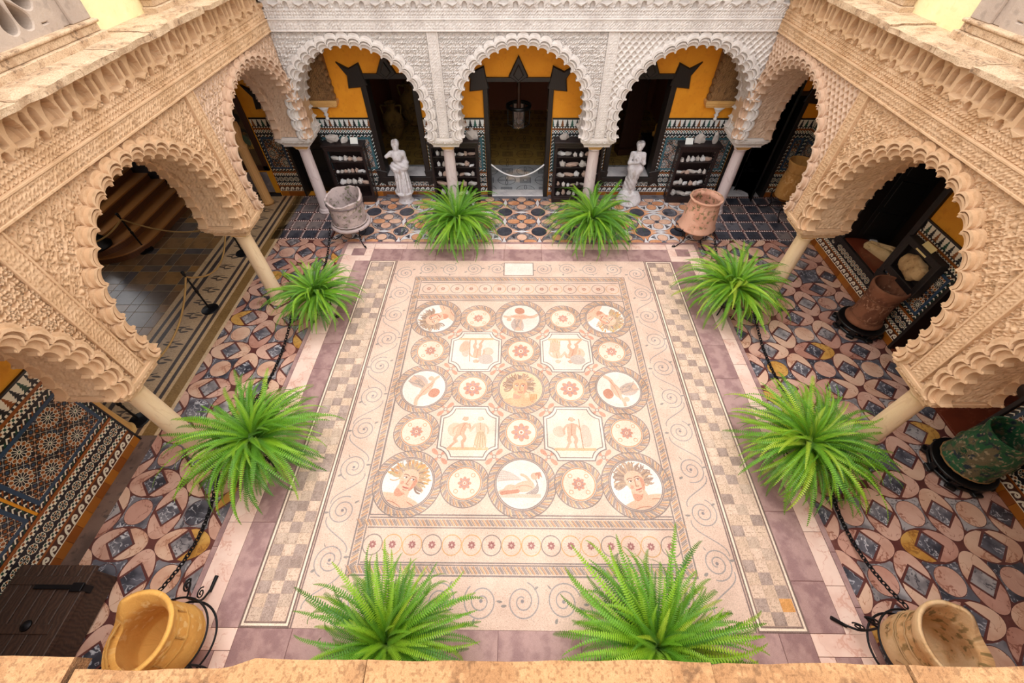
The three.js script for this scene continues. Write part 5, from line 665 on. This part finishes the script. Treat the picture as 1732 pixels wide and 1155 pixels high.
{
  const folds = (p) => (p[1] < 0.98 ? 0.014 * sin(atan2(p[2], p[0]) * 13 + p[1] * 5) * ss(0.98, 0.8, p[1]) : 0.006 * sin(p[1] * 60 + p[0] * 30) * ss(1.28, 1.1, p[1]));
  const a = thing('statue', 'white marble statue of a draped figure without forearms left of the central doorway', 'statue', [-3.05, 0, -10.68], 0.15);
  obj('figure', sdfMesh([[[0.0, 1.56, 0.02], [0.0, 1.5, 0.02], 0.092, 0.08], [[0, 1.5, 0.075], [0, 1.47, 0.08], 0.02, 0.018], [[0.02, 1.6, -0.03], [-0.02, 1.6, -0.05], 0.085, 0.07], [[0, 1.44, 0], [0, 1.36, 0], 0.05, 0.055], [[-0.13, 1.33, 0], [0.13, 1.33, 0], 0.075, 0.075], [[0, 1.3, 0.02], [0, 1.05, 0], 0.135, 0.115], [[-0.06, 1.24, 0.1], [0.06, 1.24, 0.1], 0.05, 0.05], [[-0.16, 1.34, 0], [-0.27, 1.3, 0.06], 0.055, 0.045], [[0.16, 1.33, 0], [0.2, 1.1, 0.02], 0.055, 0.045], [[0.2, 1.1, 0.02], [0.08, 1.04, 0.14], 0.045, 0.035], [[-0.12, 1.0, 0], [0.13, 1.03, 0.03], 0.12, 0.12], [[0, 0.98, 0], [0.02, 0.4, 0.0], 0.16, 0.2], [[0.06, 0.8, 0.08], [0.1, 0.36, 0.12], 0.09, 0.09], [[-0.12, 0.95, 0.1], [0.16, 1.0, 0.1], 0.05, 0.06]], 0.05, [0.42, 0.8, 0.36], [0, 0.98, 0.02], 100, folds), statueMarble, a);
  obj('pedestal', [lathe([[0.001, 0], [0.2, 0], [0.22, 0.02], [0.18, 0.08], [0.17, 0.14], [0.21, 0.24], [0.25, 0.28], [0.25, 0.33], [0.001, 0.33]], 32)], statueMarble, a);
  const rock = (p) => (p[1] < 0.42 ? 0.03 * (fbm(p[0] * 9 + 4, p[1] * 9 + p[2] * 7, 0, 3) - 0.5) : 0.006 * sin(p[1] * 40 + p[0] * 50) * ss(0.85, 0.7, p[1]));
  const b = thing('statue', 'white marble statue of a standing nude hugging her arms right of the central doorway', 'statue', [3.1, 0, -10.66], -0.2);
  obj('figure', sdfMesh([[[0.0, 1.56, 0.03], [0.0, 1.51, 0.03], 0.085, 0.075], [[0, 1.51, 0.09], [0, 1.48, 0.095], 0.016, 0.014], [[0.02, 1.59, -0.02], [-0.02, 1.57, -0.05], 0.095, 0.08], [[0, 1.45, 0], [0, 1.37, 0], 0.045, 0.05], [[-0.12, 1.34, 0], [0.12, 1.34, 0], 0.06, 0.06], [[0, 1.3, 0.01], [0.01, 1.08, 0], 0.115, 0.1], [[-0.055, 1.25, 0.09], [0.055, 1.25, 0.09], 0.048, 0.048], [[-0.15, 1.34, 0], [-0.18, 1.12, 0.05], 0.047, 0.042], [[-0.18, 1.12, 0.05], [0.03, 1.2, 0.17], 0.04, 0.032], [[0.15, 1.34, 0], [0.18, 1.15, 0.07], 0.047, 0.042], [[0.18, 1.15, 0.07], [-0.01, 1.28, 0.16], 0.038, 0.03], [[-0.08, 0.98, 0], [0.09, 0.98, 0], 0.125, 0.125], [[-0.07, 0.95, 0], [-0.05, 0.62, 0.04], 0.115, 0.08], [[0.07, 0.95, 0], [0.04, 0.62, 0.0], 0.115, 0.08], [[-0.05, 0.62, 0.04], [-0.06, 0.3, 0], 0.07, 0.045], [[0.04, 0.62, 0], [0.06, 0.3, -0.02], 0.07, 0.045], [[-0.06, 0.29, 0.0], [-0.06, 0.27, 0.12], 0.045, 0.035], [[0.06, 0.29, 0], [0.07, 0.27, 0.11], 0.045, 0.035], [[-0.13, 0.72, -0.02], [-0.14, 0.3, -0.05], 0.06, 0.1], [[0, 0.86, 0.06], [0, 0.5, 0.0], 0.11, 0.1], [[-0.12, 0.18, 0], [0.12, 0.16, 0], 0.17, 0.17], [[-0.14, 0.06, 0], [0.14, 0.06, 0], 0.2, 0.2]], 0.04, [0.4, 0.86, 0.4], [0, 0.82, 0.02], 104, rock), statueMarble, b);
  obj('pedestal', lathe([[0.001, 0], [0.3, 0], [0.31, 0.03], [0.29, 0.07], [0.001, 0.08]], 28), statueMarble, b);
}

// ---------- display cabinets and the fragments in and on them ----------
const SH = [0, 1, 2, 3, 4].map((k) => { const g = new THREE.IcosahedronGeometry(0.06, 1), p = g.attributes.position; for (let i = 0; i < p.count; i++) { const q = hash(Math.round(p.getX(i) * 900) + k * 77, Math.round(p.getY(i) * 900) + Math.round(p.getZ(i) * 900) * 13), s = 0.75 + 0.5 * q; p.setXYZ(i, p.getX(i) * s * [1, 1.3, 0.8, 1.6, 0.7][k], max(-0.03, p.getY(i) * s * [0.9, 0.7, 1.2, 0.6, 1][k]), p.getZ(i) * s * 0.7); } g.computeVertexNormals(); return g.translate(0, 0.03, 0); });
const ORD = ['first', 'second', 'third', 'fourth', 'fifth', 'sixth', 'seventh', 'eighth'];
function cabinet(x0, x1, h, label, where, shelves, card) {
  const w = x1 - x0, d = 0.3, t = thing('display_cabinet', label, 'cabinet', [x0, 0, BZ + 0.04]), m = cabinetWood;
  obj('plinth', rbox(0, w, 0, 0.13, 0, d, 0.01), m, t); obj('top', rbox(-0.04, w + 0.04, h - 0.05, h, -0.0, d + 0.05, 0.012), m, t); obj('cornice', rbox(-0.015, w + 0.015, h - 0.11, h - 0.05, 0, d + 0.02, 0.01), m, t); obj('back_panel', rbox(0.02, w - 0.02, 0.1, h - 0.08, 0, 0.02, 0.004, 1), m, t);
  for (const [x, z] of [[0.03, 0.03], [w - 0.03, 0.03], [0.03, d - 0.03], [w - 0.03, d - 0.03]]) obj('post', rbox(x - 0.03, x + 0.03, 0.1, h - 0.08, z - 0.03, z + 0.03, 0.008), m, t);
  obj('door_rail', rbox(0.05, w - 0.05, 0.13, 0.19, d - 0.04, d, 0.006), m, t); obj('door_rail', rbox(0.05, w - 0.05, h - 0.17, h - 0.11, d - 0.04, d, 0.006), m, t);
  for (const x of [0.012, w - 0.012]) obj('glass_pane', box(x - 0.002, x + 0.002, 0.14, h - 0.12, 0.06, d - 0.06), glass, t);
  const n = shelves.length, y0 = 0.16, dy = (h - 0.3) / n;
  for (let s = 0; s < n; s++) {
    const y = y0 + s * dy; obj('shelf', rbox(0.04, w - 0.04, y - 0.02, y, 0.02, d - 0.05, 0.004, 1), m, t);
    const cnt = shelves[s], word = ['lowest', 'second lowest', 'middle', 'second highest', 'highest'], at = n === 4 && s > 1 ? s + 1 : s;
    for (let i = 0; i < cnt; i++) { const o = obj('stone_fragment', pick(SH), pick(shard)); o.position.set(x0 + 0.1 + (w - 0.2) * (i + 0.5) / cnt + rr(-0.01, 0.01), y, BZ + 0.04 + rr(0.13, 0.2)); o.rotation.y = rr(-0.6, 0.6); const k = min(1.6, 6.6 / cnt) * rr(0.85, 1.15) * min(1.1, w / 0.95); o.scale.set(k, min(k * rr(0.9, 1.4), 1.5), k); tag(o, 'pale stone fragment, ' + ORD[i] + ' from the left on the ' + word[at] + ' shelf of the ' + where + ' cabinet', 'fragment', 'fragments on the ' + word[at] + ' shelf of the ' + where + ' cabinet'); }
  }
  return t;
}
cabinet(-4.86, -3.88, 1.58, 'dark wood glazed display cabinet of stone fragments behind the broken urn', 'leftmost', [1, 5, 8, 6]);
cabinet(-2.2, -0.98, 1.67, 'tall dark display cabinet behind the column left of the central doorway', 'second', [6, 5, 7, 7, 7]);
cabinet(0.98, 2.2, 1.67, 'tall dark display cabinet behind the column right of the central doorway', 'third', [7, 8, 5, 4, 6]);
cabinet(4.12, 5.1, 1.58, 'dark wood glazed display cabinet of small finds behind the tapered clay urn', 'rightmost', [4, 6, 7, 6]);
{
  const frag = (x, y, z, k, s, label, m = shard[1], turn = 0) => { const o = obj('carved_fragment', SH[k], m); o.position.set(x, y, z); o.scale.set(...s); o.rotation.y = turn; return tag(o, label, 'fragment'); };
  frag(-4.62, 1.58, -10.76, 3, [1.6, 3.0, 2], 'ribbed grey shell shaped fragment on top of the leftmost cabinet'); frag(-4.32, 1.58, -10.76, 1, [1.2, 2.1, 1.4], 'small pointed stone fragment on top of the leftmost cabinet', shard[0], 0.6);
  frag(-1.1, 1.67, -10.76, 2, [3.0, 2.6, 2.2], 'carved stone head fragment on top of the cabinet left of the doorway', shard[1]); frag(1.2, 1.67, -10.78, 0, [2.2, 1.5, 2], 'grey stone fragment on top of the cabinet right of the doorway', shard[1], 0.4); frag(-2.12, 1.67, -10.78, 4, [2, 2.2, 2], 'grey stone fragment at the left end of the cabinet left of the doorway', shard[1], 0.4);
  frag(4.58, 1.58, -10.77, 0, [2.4, 2.5, 1.6], 'blocky grey carved fragment on top of the rightmost cabinet', shard[1]); frag(4.96, 1.58, -10.77, 2, [2.2, 2.6, 1.6], 'tilted grey carved fragment at the right end of the rightmost cabinet', shard[1], 0.8);
  const card = (x, y, z, label, turn = 0, m = paper, w = 0.19, h = 0.15) => { const o = obj('label_card', rbox(-w / 2, w / 2, 0, h, -0.004, 0.004, 0.002, 1), m); o.position.set(x, y, z); o.rotation.set(-0.5, turn, 0); o.rotation.order = 'YXZ'; return tag(o, label, 'label card'); };
  card(-4.06, 1.585, -10.66, 'white label card on top of the leftmost cabinet'); card(4.3, 1.585, -10.66, 'white label card on top of the rightmost cabinet');
  card(7.14, 1.72, -6.14, 'cream label card on the frame of the mounted relief on the right wall', -PI / 2, paperWarm, 0.26, 0.2);
}
// ---------- mounted relief, window fragments, corbels, chest ----------
{
  const t = thing('framed_relief', 'dark wooden frame holding a worn stone head relief on the right wall', 'relief', [7.31, 1.06, -6.13], -PI / 2);
  for (const [a, b, c, d] of [[-0.45, 0.45, 0, 0.13], [-0.45, 0.45, 0.62, 0.75], [-0.45, -0.33, 0.1, 0.65], [0.33, 0.45, 0.1, 0.65]]) obj('frame_bar', rbox(a, b, c, d, 0, 0.16, 0.02), darkWood, t); obj('backboard', box(-0.4, 0.4, 0.05, 0.7, 0, 0.04), darkWood, t);
  obj('stone_head', sdfMesh([[[-0.14, 0.34, 0.05], [0.12, 0.36, 0.05], 0.16, 0.17], [[-0.2, 0.44, 0.1], [-0.06, 0.5, 0.12], 0.06, 0.07], [[0.02, 0.5, 0.12], [0.16, 0.46, 0.1], 0.07, 0.06], [[-0.02, 0.36, 0.14], [-0.02, 0.28, 0.17], 0.04, 0.05], [[-0.12, 0.26, 0.12], [0.1, 0.22, 0.1], 0.06, 0.08], [[0.14, 0.3, 0.1], [0.2, 0.3, 0.1], 0.07, 0.06]], 0.04, [0.36, 0.34, 0.24], [0, 0.36, 0.08], 56, (p) => 0.03 * (fbm(p[0] * 14 + 3, p[1] * 14, 0, 3) - 0.5)), pottery([206, 170, 120], [184, 146, 96], [150, 116, 76]), t);
  const f = thing('shell_fragment', 'fan shaped pale stone fragment lying in the right wall window niche', 'fragment', [7.74, 0.725, -7.45], 0.5);
  obj('shell', sdfMesh([[[0, 0.06, -0.2], [0, 0.07, 0.18], 0.1, 0.18], [[0, 0.05, 0.2], [0, 0.06, 0.26], 0.14, 0.1]], 0.05, [0.4, 0.2, 0.5], [0, 0.1, 0.02], 48, (p) => 0.014 * sin(atan2(p[0], p[2] + 0.5) * 42)), pottery([214, 182, 132], [196, 160, 108], [160, 128, 84]), f);
  const s = obj('stone_block', rbox(-0.07, 0.07, 0, 0.06, -0.05, 0.05, 0.015), shard[0]); s.position.set(7.85, 0.725, -7.82); tag(s, 'small pale stone block at the far end of the right window niche', 'fragment');
  const corbM = mat({ map: plasterTex([150, 112, 70], [126, 92, 56], [98, 70, 42]), bumpMap: grain, bumpScale: 0.006 });
  const corb = (x, sx, label) => { const c = thing('wall_corbel', label, 'corbel', [x, 0, BZ], 0); c.scale.x = sx;
    obj('moulded_base', [rbox(-0.36, 0.36, 2.42, 2.47, -0.02, 0.17, 0.01), rbox(-0.33, 0.33, 2.38, 2.42, -0.02, 0.14, 0.01), rbox(-0.38, 0.38, 2.47, 2.54, -0.02, 0.19, 0.012)], capGold, c);
    const p = obj('pendant', lathe([[0.001, 2.06], [0.035, 2.08], [0.045, 2.12], [0.025, 2.16], [0.06, 2.2], [0.03, 2.24], [0.1, 2.34], [0.14, 2.38], [0.001, 2.38]], 24), dirtyPale, c); p.position.z = 0.08;
    const g = reliefGrid(-0.32, 0.32, 2.54, TOP, 0.014, (u, v) => 0.12 + 0.3 * ((v - 2.54) / 1.5) ** 2 + 0.045 * max(script(u, v), foliage(u, v))); obj('carved_face', g, corbM, c); const side = new THREE.Shape(); side.moveTo(0, 2.54); for (let i = 0; i <= 10; i++) { const v = lerp(2.54, TOP, i / 10); side.lineTo(0.12 + 0.3 * ((v - 2.54) / 1.5) ** 2, v); } side.lineTo(0, TOP); obj('block', boxUV(new THREE.ExtrudeGeometry(side, { depth: 0.64, bevelEnabled: false }).rotateY(-PI / 2).translate(0.32, 0, 0)), corbM, c);
    for (const q of [-1, 1]) for (let i = 0; i < 9; i++) { const v = 2.62 + i * 0.165; obj('lobe', new THREE.SphereGeometry(0.075, 12, 8).scale(0.7, 1, 1.2).translate(q * 0.32, v, 0.1 + 0.3 * ((v - 2.54) / 1.5) ** 2), corbM, c); } };
  const dirtyPale = shard[3]; corb(-4.62, 1, 'carved brown plaster corbel on the ochre rear wall at the left'); corb(4.82, 1, 'carved brown plaster corbel on the ochre rear wall at the right');
  const c = thing('wooden_chest', 'heavy dark wooden chest with iron hasps in the near left corner', 'chest', [-5.77, 0, -0.62]); const B = (n, ...a) => obj(n, rbox(...a, 0.012), chestWood, c);
  B('body', -0.46, 0.46, 0.03, 0.44, -0.66, 0.66); for (let i = 0; i < 6; i++) B('lid_plank', -0.48 + i * 0.164, -0.48 + i * 0.164 + 0.158, 0.44, 0.5 + (i % 2) * 0.004, -0.7, 0.7); for (const z of [-0.52, -0.02, 0.48]) B('lid_batten', -0.44, 0.4, 0.5, 0.515, z - 0.05, z + 0.05);
  for (const z of [-0.45, 0.4]) { const h = obj('strap_hinge', merge([rbox(-0.1, 0.4, 0.515, 0.53, z - 0.025, z + 0.025, 0.006), rbox(0.36, 0.5, 0.5, 0.535, z - 0.05, z + 0.05, 0.01), rbox(0.47, 0.5, 0.36, 0.53, z - 0.04, z + 0.04, 0.008)]), iron, c); } obj('lock_plate', lathe([[0.001, 0.515], [0.06, 0.515], [0.055, 0.53], [0.02, 0.545], [0.001, 0.55]], 16).translate(0.1, 0, -0.05), iron, c);
}
// ---------- stanchions, ropes, chains ----------
const stanM = mat({ color: '#121114', roughness: 0.45, metalness: 0.5 });
const STAN = [['base', lathe([[0.001, 0], [0.165, 0], [0.17, 0.012], [0.15, 0.03], [0.05, 0.04], [0.03, 0.055], [0.001, 0.06]], 36)], ['post', lathe([[0.02, 0.04], [0.018, 0.3], [0.019, 0.4], [0.026, 0.43], [0.019, 0.46], [0.034, 0.5], [0.034, 0.53], [0.02, 0.56], [0.027, 0.6], [0.018, 0.66], [0.017, 0.93], [0.028, 0.95], [0.03, 0.97], [0.02, 0.99]], 16)], ['knob', new THREE.SphereGeometry(0.034, 14, 10).translate(0, 1.01, 0)]];
function stanchion(x, z, label) { const t = thing('stanchion', label, 'stanchion', [x, 0, z]); for (const [n, g] of STAN) obj(n, g, stanM, t); }
stanchion(-6.51, -6.38, 'black iron rope post in the middle of the stair hall opening'); stanchion(-9.05, -8.4, 'black iron rope post at the foot of the stairs'); stanchion(-6.45, -3.69, 'black iron rope post by the tiled pier on the left'); stanchion(-6.62, -8.31, 'black iron rope post behind the farther left arcade column');
const sag = (a, b, y0, y1, dip, r, m, label, n = 'rope', group) => { const p = []; for (let i = 0; i <= 12; i++) { const t = i / 12; p.push([lerp(a[0], b[0], t), lerp(y0, y1, t) - dip * 4 * t * (1 - t), lerp(a[1], b[1], t)]); } const o = obj(n, tube(p, r, 40, 8), m); return tag(o, label, 'rope'); };
sag([-6.62, -8.31], [-6.51, -6.38], 0.9, 0.9, 0.5, 0.018, rope, 'tan rope hanging between the two far posts of the hall opening'); sag([-6.51, -6.38], [-6.45, -3.69], 0.9, 0.9, 0.55, 0.018, rope, 'tan rope hanging between the two near posts of the hall opening'); sag([-9.05, -8.4], [-6.62, -8.31], 0.88, 0.9, 0.32, 0.018, rope, 'tan rope running from the stairs to the far post'); sag([-9.05, -8.4], [-9.9, -7.3], 0.88, 0.9, 0.25, 0.018, rope, 'short tan rope hanging left of the post at the stairs');
sag([-0.66, BZ + 0.03], [0.74, BZ + 0.03], 0.93, 0.93, 0.33, 0.02, whiteRope, 'white rope hanging across the central doorway');
const LINK = new THREE.TorusGeometry(0.026, 0.008, 6, 14).scale(1, 1.5, 1).rotateX(PI / 2);
function chain(a, b, h, dip, label) {
  const t = thing('chain', label, 'chain', [0, 0, 0]), L = hypot(b[0] - a[0], b[1] - a[1]), n = Math.round(L / 0.055); let prev;
  for (let i = 0; i <= n; i++) { const u = i / n, p = new THREE.Vector3(lerp(a[0], b[0], u), max(0.015, h - dip * 4 * u * (1 - u)), lerp(a[1], b[1], u)); if (prev) { const m = obj('link', LINK, iron, t); m.position.copy(p).add(prev).multiplyScalar(0.5); m.lookAt(p); if (i & 1) m.rotateZ(PI / 2); } prev = p; }
}
chain([4.78, -3.2], [4.72, -0.95], 0.45, 0.42, 'black chain hanging from the wide right fern towards the pale broken jar'); chain([4.85, -6.5], [4.78, -3.35], 0.45, 0.43, 'black chain hanging between the two ferns of the right arcade'); chain([-4.5, -6.3], [-4.55, -3.2], 0.45, 0.43, 'black chain hanging between the two ferns of the left arcade'); chain([-4.55, -3.05], [-4.42, -0.95], 0.45, 0.42, 'black chain hanging from the large left fern towards the ochre jar');
chain([-4.5, -8.75], [-4.42, -6.4], 0.42, 0.4, 'black chain hanging from the broken urn towards the compact fern'); chain([4.75, -8.7], [4.82, -6.7], 0.42, 0.4, 'black chain hanging from the tapered clay urn towards the round fern');
// ---------- rear rooms: lantern, jars, fragments; stair hall: column, tiled picture, finial ----------
{
  const t = thing('hanging_lantern', 'six sided glass lantern with a dark frame hanging beyond the central doorway', 'lantern', [0.06, 1.4, -12.1]); t.scale.set(1.15, 1, 1.15);
  obj('crown_ring', [new THREE.TorusGeometry(0.27, 0.022, 8, 36).rotateX(PI / 2).translate(0, 0.56, 0), lathe([[0.25, 0.5], [0.29, 0.52], [0.29, 0.58], [0.25, 0.6]], 36)], blackWood, t);
  for (let i = 0; i < 6; i++) { const a = i * PI / 3, b = a + PI / 3; obj('bar', rod([0.25 * cos(a), 0.08, 0.25 * sin(a)], [0.26 * cos(a), 0.52, 0.26 * sin(a)], 0.014), blackWood, t); obj('bar', rod([0.25 * cos(a), 0.08, 0.25 * sin(a)], [0, -0.05, 0], 0.014, 0.01), blackWood, t); obj('bar', rod([0.25 * cos(a), 0.08, 0.25 * sin(a)], [0.25 * cos(b), 0.08, 0.25 * sin(b)], 0.012), blackWood, t); const g = new THREE.PlaneGeometry(0.24, 0.43); const m = obj('glass_pane', g, glass, t); m.position.set(0.218 * cos((a + b) / 2), 0.3, 0.218 * sin((a + b) / 2)); m.rotation.y = PI / 2 - (a + b) / 2; }
  obj('stem', lathe([[0.02, 0.1], [0.06, 0.2], [0.03, 0.28], [0.05, 0.5], [0.04, 0.8], [0.05, 1.0], [0.02, 1.2], [0.015, 2.65]], 16), brownWood, t);
  const addedBulbM = mat({ color: '#ffd9a0', emissive: '#ffb45e', emissiveIntensity: 2 }); obj('added_bulb', new THREE.SphereGeometry(0.03, 12, 8).translate(0, 0.33, 0), addedBulbM, t);
  const L = new THREE.PointLight('#ffc27a', 16); L.position.set(0, 0.33, 0); L.castShadow = true; L.shadow.radius = 2; t.add(L);  // bulb and light added to brighten the rear rooms; the lantern is unlit
  const am = pottery([150, 118, 62], [122, 94, 48], [92, 70, 38]);
  const amph = (x, z, s, label) => { const a = thing('amphora', label, 'amphora', [x, 0, z]); a.scale.setScalar(s); obj('body', jar([[0.1, 0], [0.2, 0.08], [0.33, 0.35], [0.36, 0.55], [0.32, 0.78], [0.2, 0.9], [0.15, 0.98], [0.14, 1.1], [0.2, 1.18]], 0.03), am, a); for (const q of [-1, 1]) obj('handle', tube([[q * 0.15, 1.08, 0], [q * 0.33, 1.08, 0], [q * 0.3, 0.82, 0]], 0.03, 16, 7), am, a); };
  amph(-4.05, -14.6, 0.95, 'nearer of the two old jars in the dim room seen through the left window'); amph(-3.6, -15.7, 1.15, 'farther and larger jar in the dim room seen through the left window');
  const st = thing('timber_slab', 'tall plain brown timber slab standing in the room behind the right window', 'slab', [3.55, 0, -13.6], 0.15); obj('board', rbox(-0.28, 0.28, 0.0, 2.3, -0.06, 0.06, 0.015), brownWood, st); obj('foot', rbox(-0.36, 0.36, 0, 0.2, -0.2, 0.2, 0.015), brownWood, st);
  const pl = thing('dark_plinth', 'low black plinth in the room behind the right window', 'plinth', [4.3, 0, -12.75]); obj('block', rbox(-0.5, 0.5, 0, 0.75, -0.4, 0.4, 0.02), blackWood, pl); obj('cap', rbox(-0.54, 0.54, 0.75, 0.8, -0.44, 0.44, 0.012), blackWood, pl);
  const fr = thing('face_fragment', 'ochre stone face fragment standing on the black plinth', 'fragment', [4.1, 0.8, -12.65], -0.3); obj('stone', sdfMesh([[[0.05, 0.1, 0], [-0.05, 0.42, 0], 0.14, 0.07], [[-0.1, 0.18, 0.06], [-0.12, 0.24, 0.06], 0.05, 0.04]], 0.05, [0.3, 0.35, 0.25], [0, 0.25, 0], 40, (p) => 0.02 * (fbm(p[0] * 16, p[1] * 16, 0, 3) - 0.5)), pottery([206, 154, 70], [180, 128, 52], [140, 98, 44]), fr);
  for (const [x, rot, label] of [[-4.52, PI / 2, 'pale framed print on the dark wall of the room behind the left window'], [4.92, -PI / 2, 'pale framed print on the wall of the room behind the right window']]) { const f = thing('framed_print', label, 'picture', [x, 1.9, -12.6], rot); obj('frame', [rbox(-0.4, 0.4, 0, 0.06, 0, 0.04, 0.008), rbox(-0.4, 0.4, 0.74, 0.8, 0, 0.04, 0.008), rbox(-0.4, -0.34, 0, 0.8, 0, 0.04, 0.008), rbox(0.34, 0.4, 0, 0.8, 0, 0.04, 0.008)], brownWood, f); obj('sheet', box(-0.34, 0.34, 0.06, 0.74, 0, 0.015), paperWarm, f); }
  const c = thing('wooden_column', 'free standing pale wooden column in the rear left corner of the hall', 'column', [-6.86, 0, -10.55]); c.userData.kind = 'thing'; const cw = mat({ map: woodTex([236, 186, 122], [206, 152, 92]), roughness: 0.55 }); obj('shaft', lathe([[0.001, 0], [0.15, 0], [0.15, 0.06], [0.125, 0.1], [0.12, 1.5], [0.13, 1.54], [0.14, 1.58], [0.12, 1.62]], 28), cw, c); obj('capital', lathe([[0.115, 1.62], [0.1, 1.7], [0.13, 1.85], [0.16, 1.98], [0.15, 2.12], [0.08, 2.18], [0.001, 2.18]], 28), cw, c);
  const p = thing('tiled_picture', 'tall brown framed tile picture on the rear wall of the hall', 'picture', [-7.35, 0, BZ + 0.01]); const pic = mat({ map: canvas(256, 384, (g, w, h) => { g.fillStyle = '#57422a'; g.fillRect(0, 0, w, h); for (let i = 0; i < 90; i++) { const x = hash(i, 2) * w, y = hash(i, 5) * h * 0.7, r = 10 + hash(i, 8) * 24; g.fillStyle = ['#8a6a34', '#3f3a2c', '#74502c', '#4a5640', '#a8853e', '#2b2620'][i % 6]; g.beginPath(); g.ellipse(x, y, r, r * 0.6, hash(i, 11) * 3, 0, 7); g.fill(); } g.fillStyle = '#b88a3c'; for (let i = 0; i < 24; i++) { g.beginPath(); g.moveTo(i * 11, h * 0.74); g.lineTo(i * 11 + 5, h * 0.7); g.lineTo(i * 11 + 10, h * 0.74); g.fill(); } tess(g, w, h, 30); }), roughness: 0.3 });
  const pg = box(-0.58, 0.58, 0.9, 2.6, 0, 0.03), u = pg.attributes.uv, q = pg.attributes.position; for (let i = 0; i < q.count; i++) u.setXY(i, (q.getX(i) + 0.58) / 1.16, (q.getY(i) - 0.9) / 1.7); obj('picture_tiles', pg, pic, p);
  for (const [a, b, y0, y1] of [[-0.72, 0.72, 2.6, 2.74], [-0.72, 0.72, 0.76, 0.9], [-0.72, -0.58, 0.76, 2.74], [0.58, 0.72, 0.76, 2.74]]) obj('frame_bar', rbox(a, b, y0, y1, 0, 0.06, 0.012), brownWood, p); obj('lower_panel', rbox(-0.6, 0.6, 0.12, 0.7, 0, 0.03, 0.006), slate[3], p); for (const s of [-1, 1]) obj('yellow_strip', rbox(s * 0.66 - 0.06, s * 0.66 + 0.06, 0.1, 0.74, 0, 0.035, 0.006), mat({ color: '#c98a1e', roughness: 0.35 }), p); obj('rail', rbox(-0.72, 0.72, 0, 0.1, 0, 0.05, 0.008), warmT.black, p);
  const nw = thing('newel_ornament', 'black carved newel ornament on the lowest steps of the staircase', 'newel', [-9.75, 0.34, -8.1]); obj('urn', lathe([[0.001, 0], [0.26, 0], [0.27, 0.05], [0.2, 0.09], [0.22, 0.16], [0.16, 0.24], [0.08, 0.34], [0.14, 0.46], [0.17, 0.56], [0.1, 0.66], [0.001, 0.7]], 28), stanM, nw); for (let i = 0; i < 6; i++) { const a = i * PI / 3; obj('leaf', new THREE.SphereGeometry(0.07, 10, 8).scale(1, 1.6, 0.6).rotateY(-a).translate(0.16 * cos(a), 0.42, 0.16 * sin(a)), stanM, nw); }
}

renderer.render(scene, camera);
